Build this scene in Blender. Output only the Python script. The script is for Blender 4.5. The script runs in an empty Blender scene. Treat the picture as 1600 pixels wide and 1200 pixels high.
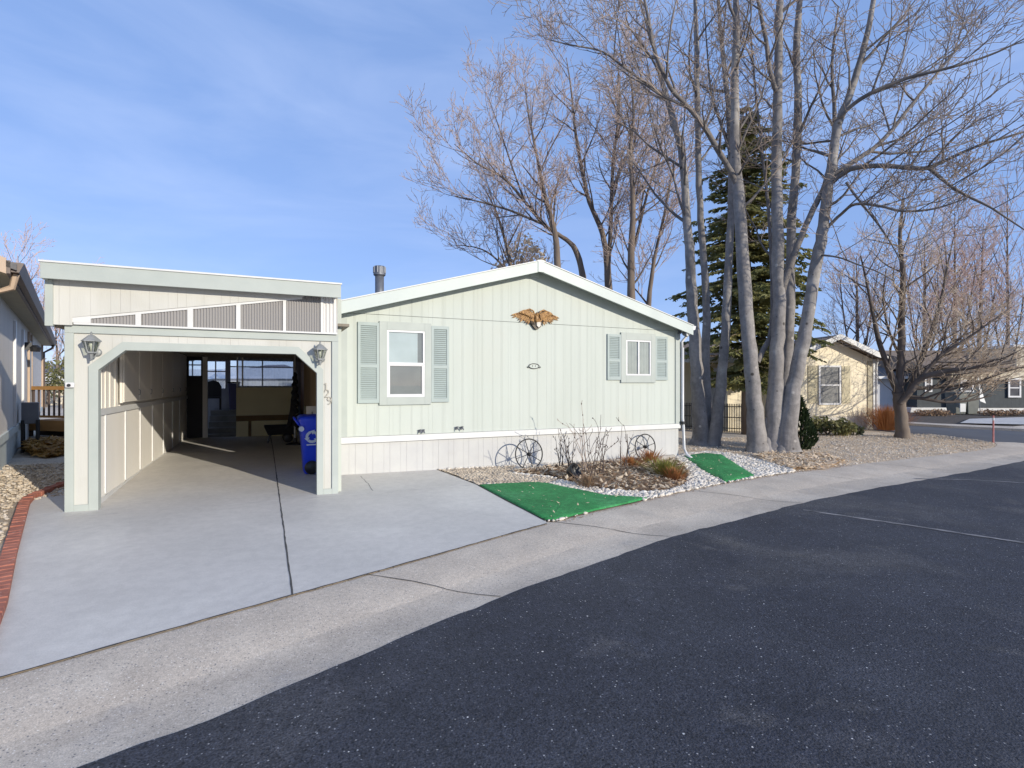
import bpy, math, random
import numpy as np
from mathutils import Vector, Matrix
random.seed(7); RNG = np.random.default_rng(7)
sc = bpy.context.scene
R = math.radians
# ------------------------------------------------------------------ camera
CAMZ = 1.70; FPX = 824.0; YAW = R(25.2); HZ = 600.0
SY, CY = math.sin(YAW), math.cos(YAW)
cam = bpy.data.objects.new('camera', bpy.data.cameras.new('camera'))
sc.collection.objects.link(cam); sc.camera = cam
cam.data.sensor_width = 36.0; cam.data.lens = 36.0*FPX/1600.0
cam.data.clip_start = 0.05; cam.data.clip_end = 5000
cam.location = (0, 0, CAMZ); cam.rotation_euler = (R(90), 0, -YAW)
# ------------------------------------------------------------------ world + sun
SUN_EL = R(16.0); SUN_AZ = R(155.5)          # azimuth measured from +Y towards +X, where the sun stands
w = bpy.data.worlds.new('World'); sc.world = w; w.use_nodes = True
nt = w.node_tree; nt.nodes.clear()
sky = nt.nodes.new('ShaderNodeTexSky'); sky.sky_type = 'NISHITA'; sky.sun_disc = False
sky.sun_elevation = SUN_EL; sky.sun_rotation = SUN_AZ; sky.altitude = 1500; sky.air_density = 1.0
sky.dust_density = 0.6; sky.ozone_density = 2.2
bg = nt.nodes.new('ShaderNodeBackground'); wo = nt.nodes.new('ShaderNodeOutputWorld')
tc = nt.nodes.new('ShaderNodeTexCoord'); mp = nt.nodes.new('ShaderNodeMapping')
mp.inputs['Scale'].default_value = (1.3, 1.1, 5.5); mp.inputs['Rotation'].default_value = (0.25, 0.2, 0.6)
ns = nt.nodes.new('ShaderNodeTexNoise'); ns.inputs['Scale'].default_value = 1.7
ns.inputs['Detail'].default_value = 7; ns.inputs['Roughness'].default_value = 0.55; ns.inputs['Distortion'].default_value = 0.5
rp = nt.nodes.new('ShaderNodeMapRange'); rp.inputs['From Min'].default_value = 0.42; rp.inputs['From Max'].default_value = 0.86
rp.inputs['To Max'].default_value = 0.30
mx = nt.nodes.new('ShaderNodeMix'); mx.data_type = 'RGBA'
mx.inputs['B'].default_value = (3.0, 3.45, 4.6, 1)
tint = nt.nodes.new('ShaderNodeMix'); tint.data_type = 'RGBA'; tint.blend_type = 'MULTIPLY'; tint.inputs['Factor'].default_value = 1
tint.inputs['B'].default_value = (1.12, 1.0, 1.12, 1)
nt.links.new(tc.outputs['Generated'], mp.inputs['Vector']); nt.links.new(mp.outputs[0], ns.inputs['Vector'])
nt.links.new(ns.outputs['Fac'], rp.inputs['Value']); nt.links.new(rp.outputs[0], mx.inputs['Factor'])
veil = nt.nodes.new('ShaderNodeMix'); veil.data_type = 'RGBA'; veil.inputs['Factor'].default_value = 0.78   # thin even high haze
veil.inputs['B'].default_value = (.92, 1.50, 2.85, 1)
nt.links.new(sky.outputs[0], tint.inputs['A']); nt.links.new(tint.outputs['Result'], veil.inputs['A']); nt.links.new(veil.outputs['Result'], mx.inputs['A'])
nt.links.new(mx.outputs['Result'], bg.inputs['Color'])
bg.inputs['Strength'].default_value = 0.15
nt.links.new(bg.outputs[0], wo.inputs['Surface'])
sun = bpy.data.objects.new('sun', bpy.data.lights.new('sun', 'SUN')); sc.collection.objects.link(sun)
sun.data.energy = 2.45; sun.data.angle = R(0.5); sun.data.color = (1.0, 0.92, 0.785)
sv = Vector((math.sin(SUN_AZ)*math.cos(SUN_EL), math.cos(SUN_AZ)*math.cos(SUN_EL), math.sin(SUN_EL)))
sun.rotation_euler = (-sv).to_track_quat('-Z', 'Y').to_euler()
sun.location = sv*60
vs = sc.view_settings; vs.view_transform = 'Standard'; vs.look = 'None'; vs.exposure = 0.88; vs.gamma = 1
sc.cycles.max_bounces = 8; sc.cycles.transparent_max_bounces = 12

# ------------------------------------------------------------------ measuring helpers (real positions in metres)
def dirx(px):
    u = (px-800)/FPX
    return SY+u*CY, CY-u*SY
def Zg(X, Y):
    return CAMZ-1.6-.016*(max(-8, min(14, X))-1.2)+.025*(max(-3, min(11, Y))-9.6)
def G(px, py, dz=0.0):
    dx, dy = dirx(px); z = 0.1
    for _ in range(60):
        t = (CAMZ-z)/((py-HZ)/FPX); z = Zg(dx*t, dy*t)+dz
    return Vector((dx*t, dy*t, z))
def P(px, py, t):
    dx, dy = dirx(px); return Vector((dx*t, dy*t, CAMZ+(HZ-py)/FPX*t))
def AY(px, py, Y):
    return P(px, py, Y/dirx(px)[1])
def AX(px, py, X):
    return P(px, py, X/dirx(px)[0])
def proj(p):
    f = p[0]*SY+p[1]*CY; r = p[0]*CY-p[1]*SY
    return 800+FPX*r/f, HZ-FPX*(p[2]-CAMZ)/f
def inpoly(x, y, poly):
    c = False; n = len(poly)
    for i in range(n):
        x1, y1 = poly[i][:2]; x2, y2 = poly[i-1][:2]
        if (y1 > y) != (y2 > y) and x < (x2-x1)*(y-y1)/(y2-y1)+x1: c = not c
    return c
# ------------------------------------------------------------------ objects
COL = sc.collection; ORG = {}
def settag(o, label=None, cat=None, group=None, kind=None):
    if label: o['label'] = label
    if cat: o['category'] = cat
    if group: o['group'] = group
    if kind: o['kind'] = kind
    return o
def thing(name, label, cat, loc=(0, 0, 0), rz=0.0, group=None, local=False):
    o = bpy.data.objects.new(name, None); COL.objects.link(o); o.empty_display_size = .2
    o.location = loc; o.rotation_euler = (0, 0, rz)
    ORG[o.name] = Vector((0, 0, 0)) if local else Vector(loc)
    return settag(o, label, cat, group)
class MB:
    def __init__(s): s.v = []; s.f = []; s.n = 0
    def add(s, vs, fs):
        b = s.n; s.v.extend([tuple(v) for v in vs]); s.f.extend([tuple(i+b for i in f) for f in fs]); s.n += len(vs); return s
    def box(s, x0, y0, z0, x1, y1, z1):
        x0, x1 = min(x0, x1), max(x0, x1); y0, y1 = min(y0, y1), max(y0, y1); z0, z1 = min(z0, z1), max(z0, z1)
        return s.add([(x0,y0,z0),(x1,y0,z0),(x1,y1,z0),(x0,y1,z0),(x0,y0,z1),(x1,y0,z1),(x1,y1,z1),(x0,y1,z1)],
              [(0,3,2,1),(4,5,6,7),(0,1,5,4),(1,2,6,5),(2,3,7,6),(3,0,4,7)])
    def obox(s, c, ax, ay, az):
        c, ax, ay, az = map(Vector, (c, ax, ay, az))
        q = [c+ax*i+ay*j+az*k for k in (-1, 1) for (i, j) in ((-1,-1),(1,-1),(1,1),(-1,1))]
        return s.add(q, [(0,3,2,1),(4,5,6,7),(0,1,5,4),(1,2,6,5),(2,3,7,6),(3,0,4,7)])
    def bar(s, a, b, wd, th, up=(0, 0, 1)):
        a, b = Vector(a), Vector(b); d = b-a; u = Vector(up)
        sd = d.cross(u)
        if sd.length < 1e-6: sd = d.cross(Vector((1, 0, 0)))
        sd.normalize(); u2 = sd.cross(d).normalized()
        return s.obox((a+b)/2, d/2, sd*wd/2, u2*th/2)
    def prismY(s, poly, y0, y1):      # polygon in XZ (seen from -Y, counter clockwise)
        n = len(poly)
        vs = [(x, y0, z) for x, z in poly]+[(x, y1, z) for x, z in poly]
        fs = [tuple(range(n)), tuple(range(2*n-1, n-1, -1))]
        fs += [(i, i+n, (i+1) % n+n, (i+1) % n) for i in range(n)]
        return s.add(vs, fs)
    def prismX(s, poly, x0, x1):      # polygon in YZ
        n = len(poly)
        vs = [(x0, y, z) for y, z in poly]+[(x1, y, z) for y, z in poly]
        fs = [tuple(range(n-1, -1, -1)), tuple(range(n, 2*n))]
        fs += [(i, (i+1) % n, (i+1) % n+n, i+n) for i in range(n)]
        return s.add(vs, fs)
    def prismZ(s, poly, z0, z1):
        n = len(poly)
        vs = [(x, y, z0) for x, y in poly]+[(x, y, z1) for x, y in poly]
        fs = [tuple(range(n-1, -1, -1)), tuple(range(n, 2*n))]
        fs += [(i, (i+1) % n, (i+1) % n+n, i+n) for i in range(n)]
        return s.add(vs, fs)
    def ring(s, x0, z0, x1, z1, wd, y0, y1):   # rectangular frame in XZ
        s.box(x0, y0, z0, x0+wd, y1, z1); s.box(x1-wd, y0, z0, x1, y1, z1)
        s.box(x0+wd, y0, z0, x1-wd, y1, z0+wd); return s.box(x0+wd, y0, z1-wd, x1-wd, y1, z1)
    def fast(s, pts, rad, k):
        s.b = getattr(s, 'b', None) or {}
        s.b.setdefault((len(pts), k), []).append(([tuple(p) for p in pts], list(rad)))
    def flush(s):
        for (n, k), L_ in (getattr(s, 'b', None) or {}).items():
            p = np.array([a for a, _ in L_]); r = np.array([b for _, b in L_]); B = len(p)
            t = np.empty_like(p); t[:, 1:-1] = p[:, 2:]-p[:, :-2]; t[:, 0] = p[:, 1]-p[:, 0]; t[:, -1] = p[:, -1]-p[:, -2]
            t /= np.linalg.norm(t, axis=2)[..., None]+1e-12
            ref = np.where(np.abs(t[:, :1, 2:3]).mean(1, keepdims=True) < .8, np.array([.31, .17, .93]), np.array([.9, .3, .1]))
            a = np.cross(t, np.broadcast_to(ref, t.shape)); a /= np.linalg.norm(a, axis=2)[..., None]+1e-12; b = np.cross(t, a)
            th = np.arange(k)*2*math.pi/k
            V = p[:, :, None]+r[:, :, None, None]*(np.cos(th)[None, None, :, None]*a[:, :, None]+np.sin(th)[None, None, :, None]*b[:, :, None])
            i, j = np.meshgrid(np.arange(n-1), np.arange(k), indexing='ij'); j2 = (j+1) % k
            q = np.stack([i*k+j, i*k+j2, (i+1)*k+j2, (i+1)*k+j], -1).reshape(-1, 4)
            F = (q[None]+(np.arange(B)*n*k)[:, None, None]).reshape(-1, 4)
            s.np = getattr(s, 'np', None) or []; s.np.append((V.reshape(-1, 3), F))
        s.b = {}
    def tube(s, pts, rad, k=6, cap=True):
        p = np.asarray([tuple(q) for q in pts], float); n = len(p)
        r = np.full(n, rad) if np.isscalar(rad) else np.asarray(rad, float)
        t = np.empty_like(p); t[1:-1] = p[2:]-p[:-2]; t[0] = p[1]-p[0]; t[-1] = p[-1]-p[-2]
        t /= np.linalg.norm(t, axis=1)[:, None]+1e-12
        ref = np.array([0.31, 0.17, 0.93]) if abs(t[:, 2]).mean() < .8 else np.array([.9, .3, .1])
        a = np.cross(t, ref); a /= np.linalg.norm(a, axis=1)[:, None]+1e-12
        b = np.cross(t, a)
        th = np.arange(k)*2*math.pi/k
        V = p[:, None]+r[:, None, None]*(np.cos(th)[None, :, None]*a[:, None]+np.sin(th)[None, :, None]*b[:, None])
        base = s.n; s.v.extend(map(tuple, V.reshape(-1, 3))); s.n += n*k
        for i in range(n-1):
            o = base+i*k
            for j in range(k):
                j2 = (j+1) % k
                s.f.append((o+j, o+j2, o+k+j2, o+k+j))
        if cap and k > 3:
            s.f.append(tuple(base+k-1-j for j in range(k))); s.f.append(tuple(base+(n-1)*k+j for j in range(k)))
        return s
    def lathe(s, prof, c, k=20, axis='Z'):
        c = Vector(c); n = len(prof); vs = []
        for r, h in prof:
            for j in range(k):
                a = 2*math.pi*j/k; x, y = r*math.cos(a), r*math.sin(a)
                vs.append(c+(Vector((x, y, h)) if axis == 'Z' else Vector((x, -h, y)) if axis == 'Y' else Vector((h, x, y))))
        fs = [(i*k+j, i*k+(j+1) % k, (i+1)*k+(j+1) % k, (i+1)*k+j) for i in range(n-1) for j in range(k)]
        fs += [tuple(range(k-1, -1, -1)), tuple((n-1)*k+j for j in range(k))]
        return s.add(vs, fs)
    def torus(s, c, ax, az, Rr, r, n=40, k=8):
        c, ax, az = Vector(c), Vector(ax).normalized(), Vector(az).normalized()
        nn = ax.cross(az); vs = []
        for i in range(n):
            a = 2*math.pi*i/n; d = ax*math.cos(a)+az*math.sin(a)
            for j in range(k):
                b = 2*math.pi*j/k; vs.append(c+d*(Rr+r*math.cos(b))+nn*r*math.sin(b))
        return s.add(vs, [(i*k+j, ((i+1) % n)*k+j, ((i+1) % n)*k+(j+1) % k, i*k+(j+1) % k) for i in range(n) for j in range(k)])
    def build(s, name, mat, parent=None, smooth=False, bevel=0.0, kind=None, label=None, origin=None):
        org = Vector((0, 0, 0)); root = parent
        if parent is not None:
            while root.parent: root = root.parent
            org = ORG[root.name]
        elif origin is not None: org = Vector(origin)
        me = bpy.data.meshes.new(name)
        s.flush(); extra = getattr(s, 'np', None)
        if extra:
            V = [np.asarray(s.v, float).reshape(-1, 3)]; F = []; nb = s.n
            fl = [f for f in s.f if len(f) == 4]; ngon = [f for f in s.f if len(f) != 4]
            if fl: F.append(np.asarray(fl))
            for v_, f_ in extra: V.append(v_); F.append(f_+nb); nb += len(v_)
            V = np.concatenate(V)-np.array(org); F = np.concatenate(F).astype(np.int32)
            me.vertices.add(len(V)); me.vertices.foreach_set('co', V.astype(np.float32).ravel())
            me.loops.add(F.size); me.loops.foreach_set('vertex_index', F.ravel())
            me.polygons.add(len(F)); me.polygons.foreach_set('loop_start', np.arange(0, F.size, 4, dtype=np.int32))
            me.update(calc_edges=True); me.validate(); s.v = []; s.f = []
        elif org.length: vs = (np.asarray(s.v, float)-np.array(org)).tolist()
        else: vs = s.v
        if not extra: me.from_pydata(vs, [], s.f); me.update()
        if smooth: me.polygons.foreach_set('use_smooth', [True]*len(me.polygons))
        o = bpy.data.objects.new(name, me); COL.objects.link(o)
        me.materials.append(mat)
        if parent is not None: o.parent = parent
        elif origin is not None: o.location = org
        if bevel:
            m = o.modifiers.new('bevel', 'BEVEL'); m.width = bevel; m.segments = 2; m.limit_method = 'ANGLE'
        if kind: o['kind'] = kind
        if label: o['label'] = label
        return o
# ------------------------------------------------------------------ materials
def _n(nt, t, **k):
    n = nt.nodes.new(t)
    for a, b in k.items(): setattr(n, a, b)
    return n
def mat(name, col, col2=None, scale=6.0, rough=0.6, bump=0.0, bscale=None, detail=6, stretch=(1, 1, 1), spots=None, metal=0.0, grooves=None,
        spec=0.5, contrast=(.35, .65), stains=None, grain=None):
    m = bpy.data.materials.new(name); m.use_nodes = True; nt = m.node_tree; L = nt.links.new
    b = nt.nodes['Principled BSDF']; b.inputs['Roughness'].default_value = rough; b.inputs['Metallic'].default_value = metal
    b.inputs['Specular IOR Level'].default_value = spec
    tcn = _n(nt, 'ShaderNodeTexCoord'); mpn = _n(nt, 'ShaderNodeMapping'); mpn.inputs['Scale'].default_value = stretch
    L(tcn.outputs['Object'], mpn.inputs['Vector']); vec = mpn.outputs[0]
    noi = _n(nt, 'ShaderNodeTexNoise'); noi.inputs['Scale'].default_value = scale; noi.inputs['Detail'].default_value = detail
    L(vec, noi.inputs['Vector'])
    mr = _n(nt, 'ShaderNodeMapRange'); mr.inputs['From Min'].default_value = contrast[0]; mr.inputs['From Max'].default_value = contrast[1]
    L(noi.outputs['Fac'], mr.inputs['Value'])
    mixn = _n(nt, 'ShaderNodeMix', data_type='RGBA'); L(mr.outputs[0], mixn.inputs['Factor'])
    col2 = col2 or tuple(c*.86 for c in col)
    mixn.inputs['A'].default_value = (*col, 1); mixn.inputs['B'].default_value = (*col2, 1)
    out = mixn.outputs['Result']
    def over(fac, c, o):
        q = _n(nt, 'ShaderNodeMix', data_type='RGBA'); L(fac, q.inputs['Factor']); L(o, q.inputs['A']); q.inputs['B'].default_value = (*c, 1)
        return q.outputs['Result']
    def rng(v, lo, hi, to=1.0):
        q = _n(nt, 'ShaderNodeMapRange'); q.inputs['From Min'].default_value = lo; q.inputs['From Max'].default_value = hi
        q.inputs['To Max'].default_value = to; L(v, q.inputs['Value']); return q.outputs[0]
    if stains:          # (colour, scale, threshold, amount): large worn patches
        for (c, scl, th, am) in stains:
            q = _n(nt, 'ShaderNodeTexNoise'); q.inputs['Scale'].default_value = scl; q.inputs['Detail'].default_value = 5
            q.inputs['Distortion'].default_value = .6
            L(tcn.outputs['Object'], q.inputs['Vector']); out = over(rng(q.outputs['Fac'], th, th+.14, am), c, out)
    if spots:           # (colour, scale, size, amount): aggregate flecks
        for (c, scl, size, am) in spots:
            q = _n(nt, 'ShaderNodeTexVoronoi'); q.inputs['Scale'].default_value = scl; L(tcn.outputs['Object'], q.inputs['Vector'])
            s1 = rng(q.outputs['Distance'], size, size*.6)
            sp = _n(nt, 'ShaderNodeSeparateColor'); L(q.outputs['Color'], sp.inputs[0])
            s2 = rng(sp.outputs[0], 1-am, 1-am+.02)
            mu = _n(nt, 'ShaderNodeMath', operation='MULTIPLY'); L(s1, mu.inputs[0]); L(s2, mu.inputs[1])
            out = over(mu.outputs[0], c, out)
    if grain:           # (scale, strength): fine irregular speckle of the surface itself
        for (gs, gp_) in grain:
            q = _n(nt, 'ShaderNodeTexNoise'); q.inputs['Scale'].default_value = gs; q.inputs['Detail'].default_value = 2.5; q.inputs['Roughness'].default_value = .7
            L(tcn.outputs['Object'], q.inputs['Vector'])
            e = _n(nt, 'ShaderNodeMapRange'); e.inputs['From Min'].default_value = .36; e.inputs['From Max'].default_value = .64; e.inputs['To Min'].default_value = 1-gp_; e.inputs['To Max'].default_value = 1+gp_
            L(q.outputs['Fac'], e.inputs['Value']); q2 = _n(nt, 'ShaderNodeMix', data_type='RGBA', blend_type='MULTIPLY'); q2.inputs['Factor'].default_value = 1; L(out, q2.inputs['A']); L(e.outputs[0], q2.inputs['B']); out = q2.outputs['Result']
    hgt = None
    if grooves:         # (axis, [(spacing, offset, half width)], depth, colour): grooved plywood siding
        axis, gl, dep, gc = grooves
        sx = _n(nt, 'ShaderNodeSeparateXYZ'); L(tcn.outputs['Object'], sx.inputs[0]); g = None
        for (spc, off, hw) in gl:
            a = _n(nt, 'ShaderNodeMath', operation='MULTIPLY_ADD'); L(sx.outputs[axis], a.inputs[0]); a.inputs[1].default_value = 1/spc; a.inputs[2].default_value = off
            f = _n(nt, 'ShaderNodeMath', operation='FRACT'); L(a.outputs[0], f.inputs[0])
            d = _n(nt, 'ShaderNodeMath', operation='SUBTRACT'); L(f.outputs[0], d.inputs[0]); d.inputs[1].default_value = .5
            ab = _n(nt, 'ShaderNodeMath', operation='ABSOLUTE'); L(d.outputs[0], ab.inputs[0])
            r = rng(ab.outputs[0], hw/spc, hw/spc*.5)
            if g is None: g = r
            else:
                k = _n(nt, 'ShaderNodeMath', operation='MAXIMUM'); L(g, k.inputs[0]); L(r, k.inputs[1]); g = k.outputs[0]
        am = _n(nt, 'ShaderNodeMath', operation='MULTIPLY'); L(g, am.inputs[0]); am.inputs[1].default_value = dep
        out = over(am.outputs[0], gc, out)
        iv = _n(nt, 'ShaderNodeMath', operation='SUBTRACT'); iv.inputs[0].default_value = 1; L(g, iv.inputs[1]); hgt = iv.outputs[0]
    L(out, b.inputs['Base Color'])
    if bump or hgt is not None:
        bn = _n(nt, 'ShaderNodeTexNoise'); bn.inputs['Scale'].default_value = bscale or scale*4; bn.inputs['Detail'].default_value = 5
        L(vec, bn.inputs['Vector']); bu = _n(nt, 'ShaderNodeBump'); bu.inputs['Distance'].default_value = 0.01
        bu.inputs['Strength'].default_value = max(bump, .01); L(bn.outputs['Fac'], bu.inputs['Height']); L(bu.outputs[0], b.inputs['Normal'])
        if hgt is not None:
            b2 = _n(nt, 'ShaderNodeBump'); b2.inputs['Distance'].default_value = .006; b2.inputs['Strength'].default_value = .6
            L(hgt, b2.inputs['Height']); L(bu.outputs[0], b2.inputs['Normal']); L(b2.outputs[0], b.inputs['Normal'])
    return m
def glassmat(name, tint=(.9, .95, .97), refl=.03):
    m = bpy.data.materials.new(name); m.use_nodes = True; nt = m.node_tree; L = nt.links.new
    nt.nodes.remove(nt.nodes['Principled BSDF']); o = nt.nodes['Material Output']
    tr = _n(nt, 'ShaderNodeBsdfTransparent'); tr.inputs[0].default_value = (*tint, 1)
    gl = _n(nt, 'ShaderNodeBsdfGlossy'); gl.inputs['Roughness'].default_value = .02
    lw = _n(nt, 'ShaderNodeLayerWeight'); lw.inputs['Blend'].default_value = .35
    mr = _n(nt, 'ShaderNodeMapRange'); mr.inputs['To Min'].default_value = refl; mr.inputs['To Max'].default_value = .5; L(lw.outputs['Fresnel'], mr.inputs['Value'])
    ms = _n(nt, 'ShaderNodeMixShader'); L(mr.outputs[0], ms.inputs[0]); L(tr.outputs[0], ms.inputs[1]); L(gl.outputs[0], ms.inputs[2])
    L(ms.outputs[0], o.inputs['Surface']); return m
def plasticmat(name, col, trans=.5):
    m = bpy.data.materials.new(name); m.use_nodes = True; nt = m.node_tree; L = nt.links.new
    b = nt.nodes['Principled BSDF']; b.inputs['Base Color'].default_value = (*col, 1); b.inputs['Roughness'].default_value = .25
    o = nt.nodes['Material Output']; tl = _n(nt, 'ShaderNodeBsdfTransparent'); tl.inputs[0].default_value = (*col, 1)
    ms = _n(nt, 'ShaderNodeMixShader'); ms.inputs[0].default_value = trans
    L(b.outputs[0], ms.inputs[1]); L(tl.outputs[0], ms.inputs[2]); L(ms.outputs[0], o.inputs['Surface']); return m
def leafmat(name, c1, c2, scale=3.0, rough=.6, trans=.25):
    m = mat(name, c1, c2, scale=scale, rough=rough, contrast=(.3, .7), spec=.3)
    nt = m.node_tree; L = nt.links.new; b = nt.nodes['Principled BSDF']; o = nt.nodes['Material Output']
    tl = _n(nt, 'ShaderNodeBsdfTranslucent'); L(b.inputs['Base Color'].links[0].from_socket, tl.inputs[0])
    ms = _n(nt, 'ShaderNodeMixShader'); ms.inputs[0].default_value = trans
    L(b.outputs[0], ms.inputs[1]); L(tl.outputs[0], ms.inputs[2]); L(ms.outputs[0], o.inputs['Surface']); return m

GR = [(.203, .0, .0045), (.406, .30, .004), (.61, .63, .003), (.33, .21, .002)]
M = {}
SID = (.50, .535, .485); SID2 = (.47, .505, .455)
M['siding'] = mat('pale_siding', SID, SID2, scale=2.2, rough=.7, bump=.12, bscale=60, stretch=(1, 1, .15), grooves=(0, GR,   .13, (.38, .40, .36)),
                  stains=[((.50, .505, .44), .7, .56, .35)])
M['siding_y'] = mat('pale_siding_side', SID, SID2, scale=2.2, rough=.7, bump=.12, bscale=60, stretch=(1, 1, .15), grooves=(1, GR, .5, (.42, .44, .38)))
M['skirt'] = mat('white_skirting', (.50, .50, .48), (.465, .465, .455), scale=3, rough=.65, bump=.08, bscale=50, grooves=(0, [(.305, .1, .006), (.305, .45, .003)], .45, (.36, .36, .36)),
                 stains=[((.43, .41, .38), 1.6, .62, .3)])
M['header'] = mat('cream_panel', (.55, .545, .50), (.50, .495, .45), scale=2.5, rough=.7, bump=.15, bscale=70, stretch=(1, 1, .12),
                  grooves=(0, [(.61, .2, .004), (.203, .1, .002)], .35, (.45, .43, .38)), stains=[((.44, .425, .365), 1.3, .58, .4)])
M['trim'] = mat('pale_blue_trim', (.40, .435, .40), (.365, .40, .37), scale=3, rough=.55, bump=.06, bscale=40)
M['trim_g'] = mat('pale_green_fascia', (.49, .54, .505), (.45, .50, .47), scale=2, rough=.5, bump=.04, bscale=30, stains=[((.42, .45, .42), 1.1, .6, .4)])
M['shutter'] = mat('sage_shutter_paint', (.345, .405, .385), (.315, .37, .355), scale=4, rough=.55)
M['white'] = mat('white_paint', (.64, .64, .62), (.59, .59, .57), scale=3, rough=.5)
M['vinyl'] = mat('white_vinyl', (.66, .66, .66), (.62, .62, .62), scale=3, rough=.35)
M['blind'] = mat('pale_blind', (.50, .53, .52), (.45, .48, .47), scale=3, rough=.8)
M['curtain'] = mat('grey_curtain', (.42, .42, .38), (.34, .34, .31), scale=3, rough=.9)
M['screen'] = mat('dark_screen', (.23, .23, .22), (.20, .20, .195), scale=3, rough=.8)
M['glass'] = glassmat('window_glass')
M['clearglass'] = glassmat('clear_glass', (.93, .96, .98), .05)
M['plastic'] = plasticmat('corrugated_plastic', (.33, .315, .30), .2)
M['plastic_w'] = plasticmat('white_corrugated_plastic', (.74, .72, .68), .15)
M['sheet'] = plasticmat('clear_plastic_sheet', (.72, .76, .84), .72)
M['shingle'] = mat('grey_shingle', (.11, .11, .115), (.16, .16, .165), scale=14, rough=.9, bump=.4, bscale=80)
M['metal'] = mat('galvanised_metal', (.17, .18, .20), (.13, .14, .16), scale=5, rough=.5, metal=.4)
M['concrete'] = mat(grain=[(110, .07), (9, .05)], name='painted_grey_concrete', col=(.57, .54, .495), col2=(.52, .495, .455), scale=1.1, rough=.62, bump=.10, bscale=90,
                    stains=[((.68, .65, .59), .45, .52, .5), ((.51, .49, .455), 2.6, .62, .45), ((.40, .385, .36), 1.1, .68, .4), ((.30, .285, .265), 4.0, .72, .35)], spots=[((.48, .48, .48), 60, .25, .08)])
M['kerb'] = mat(grain=[(130, .22), (35, .10)], name='kerb_concrete', col=(.55, .475, .385), col2=(.47, .405, .33), scale=2.2, rough=.9, bump=.25, bscale=110,
                stains=[((.43, .385, .325), 1.2, .55, .6), ((.65, .58, .48), .8, .56, .5), ((.36, .34, .31), 3.5, .64, .5)], spots=[((.24, .23, .22), 48, .30, .35), ((.74, .70, .63), 60, .28, .3), ((.15, .14, .13), 14, .09, .12)])
M['gutter'] = mat(grain=[(130, .22), (35, .10)], name='stained_gutter_concrete', col=(.50, .435, .355), col2=(.42, .365, .30), scale=2.6, rough=.9, bump=.25, bscale=110,
                stains=[((.58, .51, .42), 1.0, .48, .7), ((.34, .32, .30), 2.4, .58, .5)], spots=[((.20, .19, .185), 48, .30, .35), ((.66, .62, .57), 60, .28, .25), ((.13, .12, .115), 14, .09, .12)])
M['asphalt'] = mat('asphalt', (.043, .0455, .056), (.030, .032, .042), scale=.8, rough=.85, bump=.9, bscale=70,
                   stains=[((.095, .092, .092), .42, .53, .7), ((.030, .033, .046), .9, .6, .5), ((.12, .112, .105), 1.5, .63, .6), ((.11, .106, .102), .22, .60, .6)],
                   spots=[((.012, .014, .020), 42, .36, .4), ((.24, .24, .245), 45, .26, .2), ((.50, .49, .47), 24, .15, .12), ((.62, .60, .56), 7, .06, .12)], grain=[(95, .55), (30, .25), (3.2, .15)])
M['far_asphalt'] = mat('far_asphalt', (.10, .105, .115), (.08, .085, .095), scale=.8, rough=.9)
M['joint'] = mat('dark_joint', (.05, .048, .046), (.09, .085, .08), scale=20, rough=1)
M['crackline'] = mat('pale_crack_seal', (.26, .25, .25), (.10, .10, .105), scale=5, rough=.9)
M['dirt'] = mat('brown_dirt', (.17, .115, .075), (.24, .165, .105), scale=5, rough=1, bump=.8, bscale=25, stains=[((.11, .07, .045), 2.2, .55, .7)])
M['lot'] = mat('dry_ground', (.68, .575, .44), (.54, .44, .325), scale=1.6, rough=1, bump=.8, bscale=30, stains=[((.44, .42, .39), .5, .52, .6), ((.26, .20, .14), 1.3, .57, .6)],
                 spots=[((.5, .44, .36), 22, .3, .3), ((.13, .1, .08), 28, .35, .4)])
M['gravelbase'] = mat('tan_gravel_base', (.48, .40, .30), (.36, .29, .215), scale=3, rough=1, bump=.9, bscale=45, spots=[((.5, .42, .33), 38, .35, .6), ((.14, .11, .085), 45, .35, .5)])
M['whitebase'] = mat('white_gravel_base', (.40, .38, .34), (.27, .25, .22), scale=4, rough=1, bump=.9, bscale=45, spots=[((.62, .60, .57), 30, .38, .6), ((.16, .14, .12), 38, .35, .4)])
M['stone_w'] = mat('white_river_stone', (.80, .75, .67), (.50, .44, .36), scale=5, rough=.85, contrast=(.3, .7))
M['stone_t'] = mat('tan_stone', (.62, .53, .41), (.38, .31, .235), scale=4, rough=.9, contrast=(.3, .7))
M['stone_g'] = mat('grey_brown_stone', (.72, .65, .55), (.46, .405, .35), scale=4, rough=.9, contrast=(.3, .7))
M['litter'] = leafmat('dry_leaf_litter', (.88, .73, .54), (.64, .50, .34), 2.0)
M['mulch'] = leafmat('brown_leaf_mulch', (.40, .27, .17), (.20, .125, .075), 3.0)
M['goldleaf'] = leafmat('golden_dry_leaves', (.55, .33, .09), (.30, .15, .04), 3.0)
M['turf'] = mat(grain=[(140, .45), (14, .2)], name='green_turf_carpet', col=(.024, .21, .055), col2=(.040, .27, .078), scale=2.0, rough=.95, bump=.9, bscale=160, stains=[((.08, .31, .12), .9, .55, .6), ((.16, .30, .14), 3.0, .66, .4)], spots=[((.45, .45, .36), 9, .05, .25)])
M['brick'] = mat('red_brick', (.40, .15, .10), (.30, .105, .07), scale=9, rough=.9, bump=.4, bscale=60, spots=[((.50, .30, .24), 25, .3, .2)])
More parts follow.
